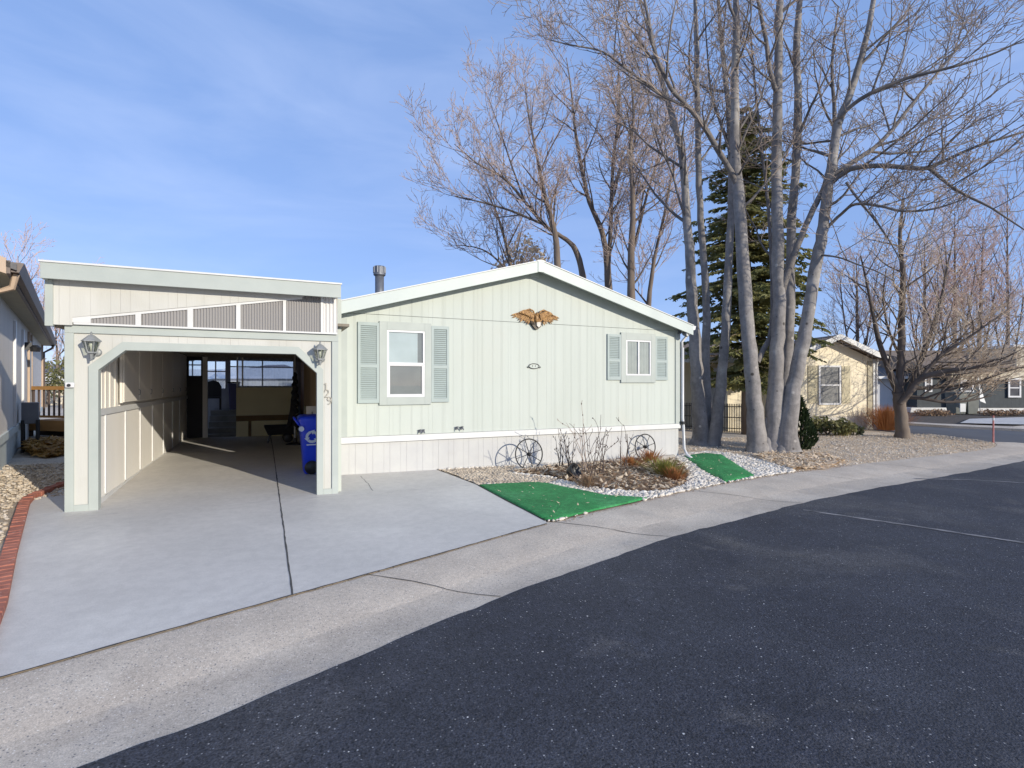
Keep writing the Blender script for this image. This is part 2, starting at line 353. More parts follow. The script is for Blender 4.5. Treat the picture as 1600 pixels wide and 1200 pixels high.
M['bark'] = mat('smooth_grey_bark', (.275, .255, .24), (.175, .161, .152), scale=3.0, rough=.9, bump=.9, bscale=14, stretch=(1, 1, .35),
                stains=[((.37, .345, .31), 1.3, .55, .7), ((.12, .11, .104), 2.8, .62, .7)], spots=[((.05, .044, .04), 2.4, .13, .8), ((.09, .08, .075), 5.5, .13, .5), ((.42, .39, .35), 4.0, .2, .3)], grain=[(55, .07), (7, .14)])
M['twig'] = mat('grey_twig_bark', (.42, .335, .27), (.30, .235, .19), scale=1.0, rough=.9)
M['limb'] = mat('dark_limb_bark', (.20, .18, .165), (.13, .115, .105), scale=3.0, rough=.9, bump=.5, bscale=20, grain=[(30, .2)])
M['limbb'] = mat('dark_brown_limb_bark', (.085, .068, .058), (.14, .115, .098), scale=3.0, rough=.95)
M['barkb'] = mat('brown_bark', (.13, .10, .08), (.20, .16, .125), scale=4.0, rough=.95, bump=.5, bscale=20, stretch=(1, 1, .3))
M['twigb'] = mat('tan_twigs', (.72, .59, .45), (.56, .44, .32), scale=1.5, rough=.9)
M['twigr'] = mat('reddish_twigs', (.66, .48, .40), (.52, .37, .31), scale=.6, rough=.9)
M['twigd'] = mat('dark_twigs', (.52, .40, .335), (.35, .26, .215), scale=.6, rough=.9)
M['spruce'] = leafmat('spruce_needles', (.11, .135, .055), (.34, .31, .12), .8, trans=.35)
M['juniper'] = leafmat('dark_juniper', (.018, .032, .014), (.035, .055, .02), 4.0)
M['bush'] = leafmat('olive_bush_leaves', (.10, .12, .04), (.24, .21, .09), 4.0)
M['grass_o'] = leafmat('orange_dry_grass', (.42, .19, .07), (.32, .13, .05), 3.0)
M['grass_y'] = leafmat('yellow_green_grass', (.30, .27, .07), (.16, .17, .04), 3.0)
M['cane'] = mat('dark_dead_cane', (.075, .055, .048), (.12, .09, .075), scale=6, rough=.9)
M['iron'] = mat('black_iron', (.018, .018, .019), (.03, .028, .027), scale=10, rough=.55)
M['black'] = mat('black_plastic', (.014, .014, .016), (.022, .022, .024), scale=10, rough=.45)
M['blackcloth'] = mat('black_cloth', (.012, .012, .016), (.025, .025, .03), scale=8, rough=.9)
M['bin'] = mat('blue_bin_plastic', (.015, .06, .70), (.012, .048, .60), scale=3, rough=.38, bump=.05, bscale=80)
M['binwhite'] = mat('white_print', (.75, .78, .85), (.7, .74, .8), scale=3, rough=.5)
M['gold'] = mat('gold_paint', (.50, .29, .11), (.17, .085, .03), scale=30, rough=.55, metal=.1)
M['bronze'] = mat('dark_bronze', (.035, .028, .022), (.06, .05, .035), scale=12, rough=.5, metal=.3)
M['lampgrey'] = mat('weathered_grey_metal', (.30, .31, .31), (.22, .23, .225), scale=9, rough=.5, metal=.2)
M['lampglass'] = glassmat('lantern_glass', (.85, .88, .82), .1)
M['bulb'] = mat('white_bulb', (.8, .8, .74), rough=.3)
M['wallin'] = mat('beige_inner_panel', (.82, .79, .72), (.77, .74, .67), scale=2, rough=.75, bump=.1, bscale=40, stretch=(1, 1, .2))
M['cab'] = mat('grey_beige_cabinet', (.72, .68, .60), (.66, .62, .55), scale=2, rough=.6, stretch=(1, 1, .3))
M['tanwall'] = mat('tan_partition', (.80, .72, .45), (.74, .66, .41), scale=2, rough=.7)
M['brownrail'] = mat('brown_rail', (.20, .12, .045), (.16, .095, .035), scale=6, rough=.7)
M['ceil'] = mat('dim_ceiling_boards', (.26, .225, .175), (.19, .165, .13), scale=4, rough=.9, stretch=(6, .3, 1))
M['dark'] = mat('dark_paint', (.015, .014, .016), (.02, .019, .02), scale=4, rough=.6)
M['step'] = mat('grey_step_board', (.24, .24, .23), (.18, .18, .17), scale=5, rough=.9)
M['stud'] = mat('bare_stud_wood', (.50, .37, .22), (.42, .30, .17), scale=4, rough=.8, stretch=(1, 1, .2))
M['backing'] = mat('orange_brown_board', (.30, .13, .05), (.23, .10, .04), scale=5, rough=.85)
M['deckwood'] = mat('orange_deck_wood', (.42, .22, .07), (.33, .165, .05), scale=5, rough=.8, stretch=(.3, 1, 1))
M['nwall'] = mat('beige_neighbour_siding', (.80, .735, .65), (.73, .67, .595), scale=2.5, rough=.8, bump=.1, bscale=50, stretch=(1, 1, .2), grooves=(1, [(.203, .1, .005)], .4, (.28, .26, .24)))
M['nskirt'] = mat('pale_neighbour_skirting', (.62, .66, .62), (.57, .61, .58), scale=3, rough=.7)
M['ntrim'] = mat('brown_gutter', (.12, .085, .07), (.09, .065, .055), scale=6, rough=.5)
M['nsoffit'] = mat('olive_soffit', (.46, .41, .29), (.41, .365, .26), scale=5, rough=.8)
M['npeach'] = mat('tan_rake_board', (.48, .36, .26), (.42, .31, .22), scale=3, rough=.7)
M['tan'] = mat('cream_tan_siding', (.88, .78, .58), (.83, .735, .54), scale=3, rough=.8, bump=.1, bscale=30, grooves=(0, [(.203, .1, .005)], .25, (.48, .39, .27)))
M['tanskirt'] = mat('cream_skirting', (.70, .66, .57), (.64, .60, .52), scale=3, rough=.8, grooves=(0, [(.15, .1, .012)], .6, (.45, .42, .36)))
M['slate'] = mat('dark_slate_siding', (.055, .065, .070), (.045, .053, .058), scale=3, rough=.8, grooves=(0, [(.25, .1, .01)], .5, (.03, .035, .04)))
M['greywall'] = mat('pale_grey_siding', (.52, .53, .55), (.48, .49, .51), scale=3, rough=.8, grooves=(0, [(.25, .1, .01)], .3, (.33, .34, .36)))
M['creamwall'] = mat('cream_wall', (.62, .56, .43), (.57, .51, .39), scale=2, rough=.8)
M['roofbrown'] = mat('brown_shingle', (.25, .19, .145), (.19, .145, .11), scale=9, rough=.95, bump=.4, bscale=60)
M['roofdark'] = mat('dark_grey_shingle', (.12, .115, .115), (.16, .155, .15), scale=9, rough=.95)
M['roofpale'] = mat('pale_metal_roof', (.62, .63, .64), (.56, .57, .58), scale=3, rough=.5)
M['bingrey'] = mat('grey_green_bin_plastic', (.14, .15, .135), (.11, .12, .11), scale=4, rough=.5)
M['pink'] = mat('faded_red_stake', (.55, .22, .20), (.42, .14, .13), scale=9, rough=.7)
M['dkpane'] = mat('dark_window_pane', (.05, .055, .065), (.09, .095, .105), scale=2, rough=.08)
M['soil'] = mat('dark_soil', (.05, .04, .03), (.085, .065, .05), scale=4, rough=1, bump=.8, bscale=20)
M['hill'] = mat('hazy_blue_hill', (.16, .17, .22), (.20, .20, .24), scale=.05, rough=1)
M['log'] = mat('grey_log', (.46, .43, .38), (.34, .31, .27), scale=8, rough=.9, stretch=(.2, 1, 1))

# ================================================================== SETTING: ground, street, kerb, driveway
def resample(pts, n):
    p = [Vector(q).to_2d() for q in pts]; d = [0]
    for a, b in zip(p, p[1:]): d.append(d[-1]+(b-a).length)
    out = []
    for i in range(n):
        s = d[-1]*i/(n-1); k = 0
        while k < len(p)-2 and d[k+1] < s: k += 1
        f = (s-d[k])/(d[k+1]-d[k]); out.append(p[k].lerp(p[k+1], max(0, min(1, f))))
    return out
def smooth(pl, it=2):
    for _ in range(it):
        q = [pl[0]]
        for a, b in zip(pl, pl[1:]): q += [a.lerp(b, .25), a.lerp(b, .75)]
        pl = q+[pl[-1]]
    return pl
def xy(px, py, dz=0): return G(px, py, dz).to_2d()
def ruled(m, A, B, dzA, dzB, k=1, g=1.0):
    n = len(A); vs = []
    for i in range(n):
        for j in range(k+1):
            f = (j/k)**g; p = A[i].lerp(B[i], f); vs.append((p.x, p.y, Zg(p.x, p.y)+dzA*(1-f)+dzB*f))
    m.add(vs, [(i*(k+1)+j, (i+1)*(k+1)+j, (i+1)*(k+1)+j+1, i*(k+1)+j+1) for i in range(n-1) for j in range(k)])
def sheet(poly2, dz, res=.5):
    """flat polygon draped on the ground slope"""
    m = MB(); n = len(poly2); m.add([(p[0], p[1], Zg(p[0], p[1])+dz) for p in poly2], [tuple(range(n))]); return m
V2 = lambda x, y: Vector((x, y))
kb = smooth([V2(-14, -3.2), V2(-8, .9), V2(-4.2, 2.85)]+[xy(*q) for q in [(0, 1060), (455, 932), (570, 900), (862, 816), (1000, 783), (1180, 745), (1400, 718), (1520, 706)]]
            +[V2(19.6, 7.95), V2(20.9, 8.6)], 2)
kf = smooth([V2(-13.4, -4.2), V2(-7.2, -.2), V2(-3.2, 1.85)]+[xy(*q, -.036) for q in [(150, 1185), (315, 1132), (500, 1050), (700, 965), (975, 862), (1250, 785), (1400, 757), (1600, 720)]]
            +[V2(20.4, 6.75), V2(22.4, 7.7)], 2)
N = 260
KB = resample(kb, N); KF = [p+V2(0, random.uniform(-.010, .010)+.008*math.sin(i*.33)+.008*math.sin(i*.9+1)+(.035 if 128 < i < 140 else 0)) for i, p in enumerate(resample(kf, N))]
m = MB(); Fr = [0, .08, .42, .55, .62]; Dz = [0, .0, -.012, -.045, -.062]
def kstrip(fr, dz):
    m = MB(); vs = []; k = len(fr)
    for a, b in zip(KB, KF):
        for f, d in zip(fr, dz): p = a.lerp(b, f); vs.append((p.x, p.y, Zg(p.x, p.y)+d))
    m.add(vs, [(i*k+j, i*k+j+1, (i+1)*k+j+1, (i+1)*k+j) for i in range(N-1) for j in range(k-1)]); return m
def flip(m): m.f = [tuple(reversed(f)) for f in m.f]; return m
o = kstrip([0, .06, .35, .52, .60], [0, 0, -.006, -.024, -.036]).build('kerb', M['kerb'], None, True, kind='structure')
o = kstrip([.60, .68, .82, 1.0], [-.036, -.044, -.045, -.036]).build('kerb_gutter', M['gutter'], None, True, kind='structure')
# base ground reaching the horizon
m = MB(); xs = [-900, -200, -60, -25, -8, 0, 7, 14, 25, 60, 200, 900]; ys = [-600, -100, -30, -10, -3, 4, 11, 30, 80, 250, 1200]
m.add([(x, y, Zg(x, y)-.20) for y in ys for x in xs], [(j*12+i, j*12+i+1, (j+1)*12+i+1, (j+1)*12+i) for j in range(10) for i in range(11)])
m.build('ground', M['lot'], None, kind='structure')
# street asphalt: from the gutter edge towards and past the camera
m = MB(); A = KF; B = [V2(p.x*1.25+2, -16) for p in KF]
ruled(m, A, B, -.034, -.06, 12); m.build('street', M['asphalt'], None, kind='structure')
# cross street behind the tip of the lot on the right
ck = [V2(20.9, 8.6), xy(1576, 700), xy(1550, 694.5), xy(1480, 688), xy(1425, 682), V2(18.6, 16), V2(18, 30), V2(20, 60)]
ck = [V2(20.9, 8.6), V2(20.95, 9.1)]+[xy(*q) for q in [(1545, 694), (1490, 688.5), (1430, 682.5)]]+[V2(21.4, 13.6), V2(22.5, 19), V2(25, 34), V2(28, 60)]
CKb = resample(smooth(ck, 2), 40); CKf = []
for i, p in enumerate(CKb):
    d = (CKb[min(i+1, 39)]-CKb[max(i-1, 0)]).normalized(); CKf.append(p+V2(d.y, -d.x)*.55)
CKf[0] = KF[-1].copy()
m = MB(); ruled(m, CKb, CKf, 0, -.034); m.build('side_kerb', M['kerb'], None, True, kind='structure')
FK = resample([V2(62, 6), V2(40, 10.8), xy(1600, 673), xy(1500, 668), xy(1420, 664.5), V2(30, 22), V2(33, 60)], 40)
m = MB(); ruled(m, CKf, FK[::-1] if False else [FK[i] for i in range(40)], -.034, -.05, 6)
m.build('side_street', M['far_asphalt'], None, kind='structure')
m = MB(); FK2 = [p+V2(.5, .55) for p in FK]; ruled(m, FK, FK2, .06, .09); ruled(m, FK, [p+V2(.001, .001) for p in FK], -.07, .06)
m.build('far_kerb', M['kerb'], None, kind='structure')
m = MB(); ruled(m, FK2, [V2(p.x*1.0+60, p.y+60) for p in FK2], .088, .0, 6, 2); m.build('far_lot', M['soil'], None, kind='structure')
# our lot behind the kerb
LOTA = resample(KB+CKb[1:], 200)
m = MB(); ruled(m, LOTA, [V2(-60+100*i/199, 75) for i in range(200)], -.006, -.03, 24, 2.2)
m.build('lot_ground', M['lot'], None, kind='structure')
# driveway
drv_left = [xy(0, 955), xy(20, 868), xy(43, 787), xy(100, 762)]
DL = [xy(-60, 1085), xy(0, 948), xy(20, 868), xy(44, 786)]
frontL = [p for p in KB if xy(-60, 1080).x < p.x < xy(862, 816).x-.02]
def dquad(a, b, c, d, n=8):  # bilinear patch
    m = MB(); vs = []
    for i in range(n+1):
        for j in range(n+1):
            u, v = i/n, j/n; p = a.lerp(b, u).lerp(d.lerp(c, u), v); vs.append((p.x, p.y, Zg(p.x, p.y)+.006))
    k = n+1
    return m.add(vs, [(i*k+j, i*k+j+1, (i+1)*k+j+1, (i+1)*k+j) for i in range(n) for j in range(n)])
pts = [p for p in frontL]+[xy(852, 813), xy(749, 760), V2(2.95, 9.62), V2(1.19, 9.62), V2(1.19, 21), V2(-2.06, 21), V2(-2.06, 8.9), xy(100, 761), xy(44, 786), xy(20, 868), xy(0, 948)]
ptsA = [p for p in frontL]+[xy(852, 813), xy(749, 760), V2(2.95, 9.62), V2(2.4, 9.62), V2(1.8, 9.62), V2(1.19, 9.62), V2(1.19, 11), V2(.5, 11), V2(-.8, 11), V2(-2.06, 11), V2(-2.06, 8.9), xy(100, 761), xy(44, 786), xy(20, 868), xy(0, 948)]
m = MB(); m.add([(p.x, p.y, Zg(p.x, p.y)+.010) for p in ptsA], [tuple(range(len(ptsA)))])
q4 = [V2(-2.06, 11), V2(1.19, 11), V2(1.19, 21), V2(-2.06, 21)]
m.add([(p.x, p.y, Zg(p.x, p.y)+.010) for p in q4], [(0, 1, 2, 3)])
drv = m.build('driveway', M['concrete'], None, kind='structure')
def strip(pts, wd, dz, name, mt, jit=0.0, kind='structure'):
    m = MB(); vs = []; P2 = resample(pts, max(12, int(sum((Vector(b).to_2d()-Vector(a).to_2d()).length for a, b in zip(pts, pts[1:]))*9)))
    for i, p in enumerate(P2):
        d = (P2[min(i+1, len(P2)-1)]-P2[max(i-1, 0)]).normalized(); nn = V2(-d.y, d.x)
        c = p+nn*random.uniform(-jit, jit); ww = wd*random.uniform(.6, 1.3)/2
        for s in (-1, 1): q = c+nn*ww*s; vs.append((q.x, q.y, Zg(q.x, q.y)+dz))
    m.add(vs, [(2*i, 2*i+2, 2*i+3, 2*i+1) for i in range(len(P2)-1)])
    return m.build(name, mt, None, kind=kind)
strip([xy(457, 931), xy(441, 810), xy(432, 745), xy(426, 700), xy(423, 683)], .015, .013, 'driveway_joint', M['joint'], .003)
strip([xy(42, 815), xy(748, 758)], .014, .012, 'driveway_joint', mat('pale_joint', (.36, .35, .34), (.74, .72, .68), scale=3), .002)
strip([xy(563, 745), xy(575, 757), xy(583, 768)], .008, .012, 'driveway_crack', M['joint'], .01)
strip([p for p in KB if xy(-90, 1090).x < p.x < 3.2], .020, .012, 'driveway_joint', M['joint'], .004)
def kjoint(x0):
    i = min(range(N), key=lambda i: abs(KB[i].x-x0)); a, b = KB[i], KF[i]; vs = []; m = MB()
    fr = [0, .06, .2, .35, .52, .60, .68, .82, .99]; dz = [0, 0, -.003, -.006, -.021, -.036, -.044, -.045, -.036]
    d = (KB[i+1]-KB[i-1]).normalized()
    for f, z in zip(fr, dz):
        c = a.lerp(b, f); wd = random.uniform(.004, .008)
        for s in (-1, 1): q = c+d*wd*s; vs.append((q.x, q.y, Zg(q.x, q.y)+z+.006))
    m.add(vs, [(2*k, 2*k+1, 2*k+3, 2*k+2) for k in range(len(fr)-1)]); m.build('kerb_joint', M['joint'], None, kind='structure')
for x0 in (.82, 3.26, 6.4, 9.6, 12.7, 15.8, -2.0): kjoint(x0)
strip([xy(1255, 797, -.036), xy(1330, 808, -.036), xy(1420, 821, -.036), xy(1510, 835, -.036), xy(1610, 850, -.036)], .07, -.030, 'street_seam', M['crackline'], .01)
strip([xy(1430, 748, -.036), xy(1520, 750, -.036), xy(1640, 757, -.036)], .06, -.030, 'street_seam', M['crackline'], .01)
# ---- rock bed, dirt bed
BED = [xy(697, 737), xy(749, 759), xy(852, 814)]+[p for p in KB if xy(862, 816).x < p.x < xy(1240, 736).x]+[xy(1238, 733), xy(1220, 724), xy(1170, 716), xy(1140, 709), xy(1110, 706), xy(1072, 709), V2(8.95, 9.62), V2(2.95, 9.62)]
sheet(BED, .012).build('white_gravel_bed', M['whitebase'], None, kind='structure')
DIRTPX = [(800, 740), (850, 733), (905, 728), (980, 720), (1055, 719), (1068, 728), (1076, 742), (1070, 758), (1050, 766), (1017, 770), (955, 767), (915, 760), (892, 754), (855, 745)]
DIRT = [xy(*q) for q in DIRTPX]
m = MB(); c = sum(DIRT, V2(0, 0))/len(DIRT); rings = [1, .8, .6, .4, .2]; vs = []; nd = len(DIRT)
for r in rings:
    for p in DIRT:
        q = c.lerp(p, r); vs.append((q.x, q.y, Zg(q.x, q.y)+.016+.05*(1-r)**.7*random.uniform(.7, 1.2) if r < 1 else Zg(q.x, q.y)+.016))
vs.append((c.x, c.y, Zg(c.x, c.y)+.06))
fs = [(k*nd+i, k*nd+(i+1) % nd, (k+1)*nd+(i+1) % nd, (k+1)*nd+i) for k in range(4) for i in range(nd)]+[(4*nd+i, 4*nd+(i+1) % nd, 5*nd) for i in range(nd)]
m.add(vs, fs).build('planting_bed_soil', M['dirt'], None, True, kind='structure')
LG = [V2(-9, 1.9), V2(-4.2, 2.9)]+[p for p in KB if -4 < p.x < xy(-60, 1080).x-.05]+[xy(-3, 950)-V2(.06, 0), xy(17, 868)-V2(.06, 0), xy(40, 786)-V2(.08, 0), xy(100, 758)-V2(0, -.1), V2(-2.2, 9.2), V2(-2.25, 14.5), V2(-5.5, 14.5), V2(-9, 8)]
sheet(LG, .004).build('side_gravel', M['gravelbase'], None, kind='structure')
MAT1 = [(749, 760), (795, 757.5), (840, 756), (862, 759), (892, 766), (918, 771), (945, 776), (970, 779.5), (1012, 780.5), (990, 786), (930, 799.5), (866, 814.5), (852, 814)]
MAT2 = [(1069, 714), (1100, 709.5), (1127, 712), (1147, 725), (1179, 745.5), (1150, 751), (1132, 755), (1121, 749), (1100, 738), (1087, 729)]
def turfmat(px, label):
    pl = [xy(*q) for q in px]; c = sum(pl, V2(0, 0))/len(pl); m = MB(); n = len(pl); vs = []
    dense = []
    for i in range(n):
        for k in range(4): dense.append(pl[i].lerp(pl[(i+1) % n], k/4))
    n = len(dense)
    for r, h in ((1, .014), (.995, .034), (.97, .040), (.5, .046)):
        for p in dense:
            q = c.lerp(p, r); q += V2(random.uniform(-1, 1), random.uniform(-1, 1))*.006; vs.append((q.x, q.y, Zg(q.x, q.y)+h+(random.uniform(-.004, .006) if r < .99 else 0)))
    vs.append((c.x, c.y, Zg(c.x, c.y)+.045))
    fs = [(k*n+i, k*n+(i+1) % n, (k+1)*n+(i+1) % n, (k+1)*n+i) for k in range(3) for i in range(n)]+[(3*n+i, 3*n+(i+1) % n, 4*n) for i in range(n)]
    e_ = [c.lerp(p, 1.0)+(p-c).normalized()*random.uniform(.012, .04) for p in dense]; b_ = MB(); b_.add([(p.x, p.y, Zg(p.x, p.y)+.0135) for p in e_]+[(c.x, c.y, Zg(c.x, c.y)+.0135)], [(i, (i+1) % n, n) for i in range(n)]); b_.build('dirt_shadow_edge', M['soil'], None, kind='structure')  # dark rim under the mat: dirt, plus edge shadow put into the colour
    o = m.add(vs, fs).build('turf_mat', M['turf'], None, True, origin=(c.x, c.y, Zg(c.x, c.y)))
    settag(o, label, 'turf mat', 'green turf mats')
turfmat(MAT1, 'green artificial turf mat between the grey driveway and the kerb')
turfmat(MAT2, 'smaller green artificial turf mat laid at the house corner by the trees')
# ---- stones and litter ("stuff")
ICO = None
def stones(name, label, mt, region, n, smin, smax, avoid=(), dz=.01, flat=.6):
    m = MB(); xs = [p[0] for p in region]; ys = [p[1] for p in region]; k = 0; tries = 0
    oct_v = np.array([(1,0,0),(-1,0,0),(0,1,0),(0,-1,0),(0,0,1),(0,0,-1)], float)
    # subdivided octahedron
    f0 = [(0,2,4),(2,1,4),(1,3,4),(3,0,4),(2,0,5),(1,2,5),(3,1,5),(0,3,5)]
    vl = [tuple(v) for v in oct_v]; em = {}; fs = []
    def mid(a, b):
        key = (min(a, b), max(a, b))
        if key not in em:
            q = (np.array(vl[a])+np.array(vl[b])); q /= np.linalg.norm(q); em[key] = len(vl); vl.append(tuple(q))
        return em[key]
    for a, b, c in f0:
        ab, bc, ca = mid(a, b), mid(b, c), mid(c, a); fs += [(a, ab, ca), (b, bc, ab), (c, ca, bc), (ab, bc, ca)]
    base = np.array(vl)
    while k < n and tries < n*30:
        tries += 1; x = random.uniform(min(xs), max(xs)); y = random.uniform(min(ys), max(ys))
        if not inpoly(x, y, region) or any(inpoly(x, y, a) for a in avoid): continue
        s = smin+(smax-smin)*random.random()**2
        v = base*(1+RNG.normal(0, .16, (len(base), 1)))*np.array([s*random.uniform(.7, 1.3), s*random.uniform(.6, 1), s*flat*random.uniform(.7, 1.2)])
        a = random.uniform(0, 6.3); ca, sa = math.cos(a), math.sin(a)
        w_ = np.column_stack([v[:, 0]*ca-v[:, 1]*sa+x, v[:, 0]*sa+v[:, 1]*ca+y, v[:, 2]+Zg(x, y)+dz+s*flat*.35])
        m.add(w_, fs); k += 1
    return settag(m.build(name, mt, None, True, kind='stuff'), label, 'stones')
def flakes(name, label, mt, region, n, smin, smax, avoid=(), dz=.02, hmax=.05, cat='dry leaves', extra=None):
    m = MB(); xs = [p[0] for p in region]; ys = [p[1] for p in region]; k = 0; tries = 0
    while k < n and tries < n*30:
        tries += 1; x = random.uniform(min(xs), max(xs)); y = random.uniform(min(ys), max(ys))
        if not inpoly(x, y, region) or any(inpoly(x, y, a) for a in avoid): continue
        s = random.uniform(smin, smax); a = random.uniform(0, 6.3); c = Vector((x, y, Zg(x, y)+dz+random.uniform(0, hmax)+(extra(x, y) if extra else 0)))
        d = Vector((math.cos(a), math.sin(a), random.uniform(-.35, .35))); e = Vector((-math.sin(a), math.cos(a), random.uniform(-.5, .5)))
        m.add([c-d*s, c-e*s*.45, c+d*s+Vector((0, 0, s*.4)), c+e*s*.45], [(0, 1, 2, 3)]); k += 1
    return settag(m.build(name, mt, None, kind='stuff'), label, cat)
M1 = [xy(*q) for q in MAT1]; M2 = [xy(*q) for q in MAT2]
TANB = [xy(697, 738), xy(749, 759), xy(800, 757), xy(860, 757), xy(880, 750), xy(800, 741), V2(4.6, 9.55), V2(2.98, 9.58)]
stones('white_river_stones', 'white river stones bordering the planting bed and turf mats', M['stone_w'], BED, 7200, .016, .045, (DIRT, M1, M2, TANB))
stones('tan_gravel', 'tan pebbles in the strip between driveway and house skirting', M['stone_t'], TANB, 2400, .012, .030, (M1,))
LGn = [V2(-3.6, 3.6), xy(-3, 950)-V2(.1, 0), xy(17, 868)-V2(.1, 0), xy(40, 786)-V2(.12, 0), V2(-2.35, 9.4), V2(-2.3, 12.5), V2(-5, 12.5), V2(-4.6, 8)]
stones('side_pebbles', 'tan and brown pebbles beside the neighbour house', M['stone_t'], LGn, 5200, .014, .036)
stones('side_pebbles', 'scattered grey brown pebbles among the tan ones at the left', M['stone_g'], LGn, 1600, .014, .03)
RLOT = [xy(1170, 716), xy(1225, 726), xy(1238, 735)]+[p for p in KB if xy(1240, 736).x < p.x < 20.6]+[V2(21, 9.2), V2(21.3, 10.6), V2(20.4, 11), V2(14.6, 12.6), V2(10, 13.5), V2(9.4, 10.6), V2(11, 9.6)]
flakes('leaf_litter', 'dry tan leaf litter spread under the bare trees', M['litter'], RLOT, 22000, .010, .032, (), .008, .012)
stones('lot_stones', 'grey brown stones on the dry lot right of the trees', M['stone_g'], RLOT, 4200, .010, .030)
STRAW = [xy(1178, 712), xy(1215, 704), xy(1290, 712), xy(1320, 722), xy(1290, 734), xy(1240, 735), xy(1200, 724)]
flakes('straw_litter', 'pale straw and dead grass at the foot of the thick grey trunks', M['litter'], STRAW, 2200, .03, .10, (), .01, .06)
for mp_, lb in ((M1, 'few dry leaves blown onto the larger turf mat'), (M2, 'few dry leaves blown onto the smaller turf mat')): flakes('blown_leaves', lb, M['litter'], mp_, 34, .012, .03, (), .05, .005)
flakes('kerb_grit', 'grit and leaf crumbs gathered along the kerb edge of the bed', M['mulch'], [KB[i]+V2(0, .05) for i in range(0, N) if 3.3 < KB[i].x < 12]+[KB[i]-V2(0, .10) for i in range(N-1, -1, -1) if 3.3 < KB[i].x < 12], 900, .006, .018, (), .006, .004)
flakes('bed_mulch', 'brown dead leaves and stems in the planting bed', M['mulch'], DIRT, 2600, .02, .06, (), .015, .06)
flakes('bed_straw', 'pale straw stems in the planting bed', M['litter'], DIRT, 900, .02, .09, (), .02, .06)

# ================================================================== MAIN HOUSE
H = thing('mobile_home', 'pale green white mobile home with sage shutters and a front gable', 'mobile home', (5.0, 9.6, .06))
HX0, HX1, HY, HB = 1.19, 8.88, 9.6, 25.0
EZ = 2.97; PKX = 5.02; PZ = 4.03
MB().prismY([(HX0, .77), (HX1, .77), (HX1, 2.945), (HX0, 2.945)], HY, HY+.1).build('wall', M['siding'], H)
gable = [(HX0, 2.952), (HX1, 2.952), (HX1, EZ), (PKX, PZ), (HX0, EZ)]
MB().prismY(gable, HY-.004, HY+.1).build('gable_wall', M['siding'], H)
m = MB(); m.box(HX0, HY+.1, .2, HX0+.1, HB, EZ); m.box(HX1-.1, HY+.1, .2, HX1, HB, EZ); m.box(HX0+.1, HB-.1, .2, HX1-.1, HB, EZ)
m.build('side_wall', M['siding_y'], H)
sk = MB(); sk.add([(HX0, HY+.02, Zg(HX0, HY)-.05), (HX1, HY+.02, Zg(HX1, HY)-.05), (HX1, HY+.02, .66), (HX0, HY+.02, .66)], [(0, 1, 2, 3)])
sk.add([(HX1, HY+.02, Zg(HX1, HY)-.1), (HX1, HB, Zg(HX1, HY)-.1), (HX1, HB, .66), (HX1, HY+.02, .66)], [(0, 1, 2, 3)])
sk.build('skirting', M['skirt'], H)
m = MB(); m.box(HX0-.005, HY-.03, .655, HX1+.03, HY+.1, .765); m.box(HX1, HY+.1, .655, HX1+.03, HB, .765); m.build('belt_trim', M['white'], H, bevel=.004)
m = MB(); m.box(HX0-.01, HY-.022, .768, HX0+.13, HY-.001, 2.93); m.build('corner_trim', M['trim'], H, bevel=.003)
m = MB(); m.box(HX1-.12, HY-.022, .768, HX1+.022, HY-.001, 2.95); m.box(HX1+.001, HY, .768, HX1+.022, HY+.12, 2.95); m.build('corner_trim', M['trim'], H, bevel=.003)
# roof
OY = 9.30; sl = (PZ-EZ)/(PKX-HX0); RT = .12
xl, xr = 1.02, 9.04
zr = lambda x: PZ+.02-abs(x-PKX)*sl
def rakepoly(x0, x1, lo, hi): return [(x0, zr(x0)+lo), (x1, zr(x1)+lo), (x1, zr(x1)+hi), (x0, zr(x0)+hi)]
m = MB()
m.prismY(rakepoly(xl, PKX, .0, RT), OY+.03, HB+.3); m.prismY(rakepoly(PKX, xr, .0, RT), OY+.03, HB+.3)
rf = m.build('roof', M['shingle'], H)
m = MB(); m.prismY(rakepoly(xl+.12, PKX, -.10, .115), OY, OY+.028); m.prismY(rakepoly(PKX, xr, -.10, .115), OY, OY+.028); m.build('fascia', M['trim_g'], H, bevel=.004)
m = MB(); m.prismY(rakepoly(xl+.12, PKX, .117, .135), OY-.015, OY+.05); m.prismY(rakepoly(PKX, xr+.01, .117, .135), OY-.015, OY+.05); m.build('drip_edge', M['white'], H)
m = MB(); m.prismY(rakepoly(xl+.2, PKX, -.018, -.002), OY+.03, HY-.002); m.prismY(rakepoly(PKX, xr, -.018, -.002), OY+.03, HY-.002); m.build('soffit', M['trim_g'], H)
m = MB(); m.box(PKX-.07, OY-.012, PZ-.09, PKX+.07, OY-.001, PZ+.15); m.build('ridge_cap', M['trim_g'], H); MB().box(PKX-.10, HY-.03, PZ-.14, PKX+.10, HY-.006, PZ-.05).build('ridge_block', M['trim_g'], H)
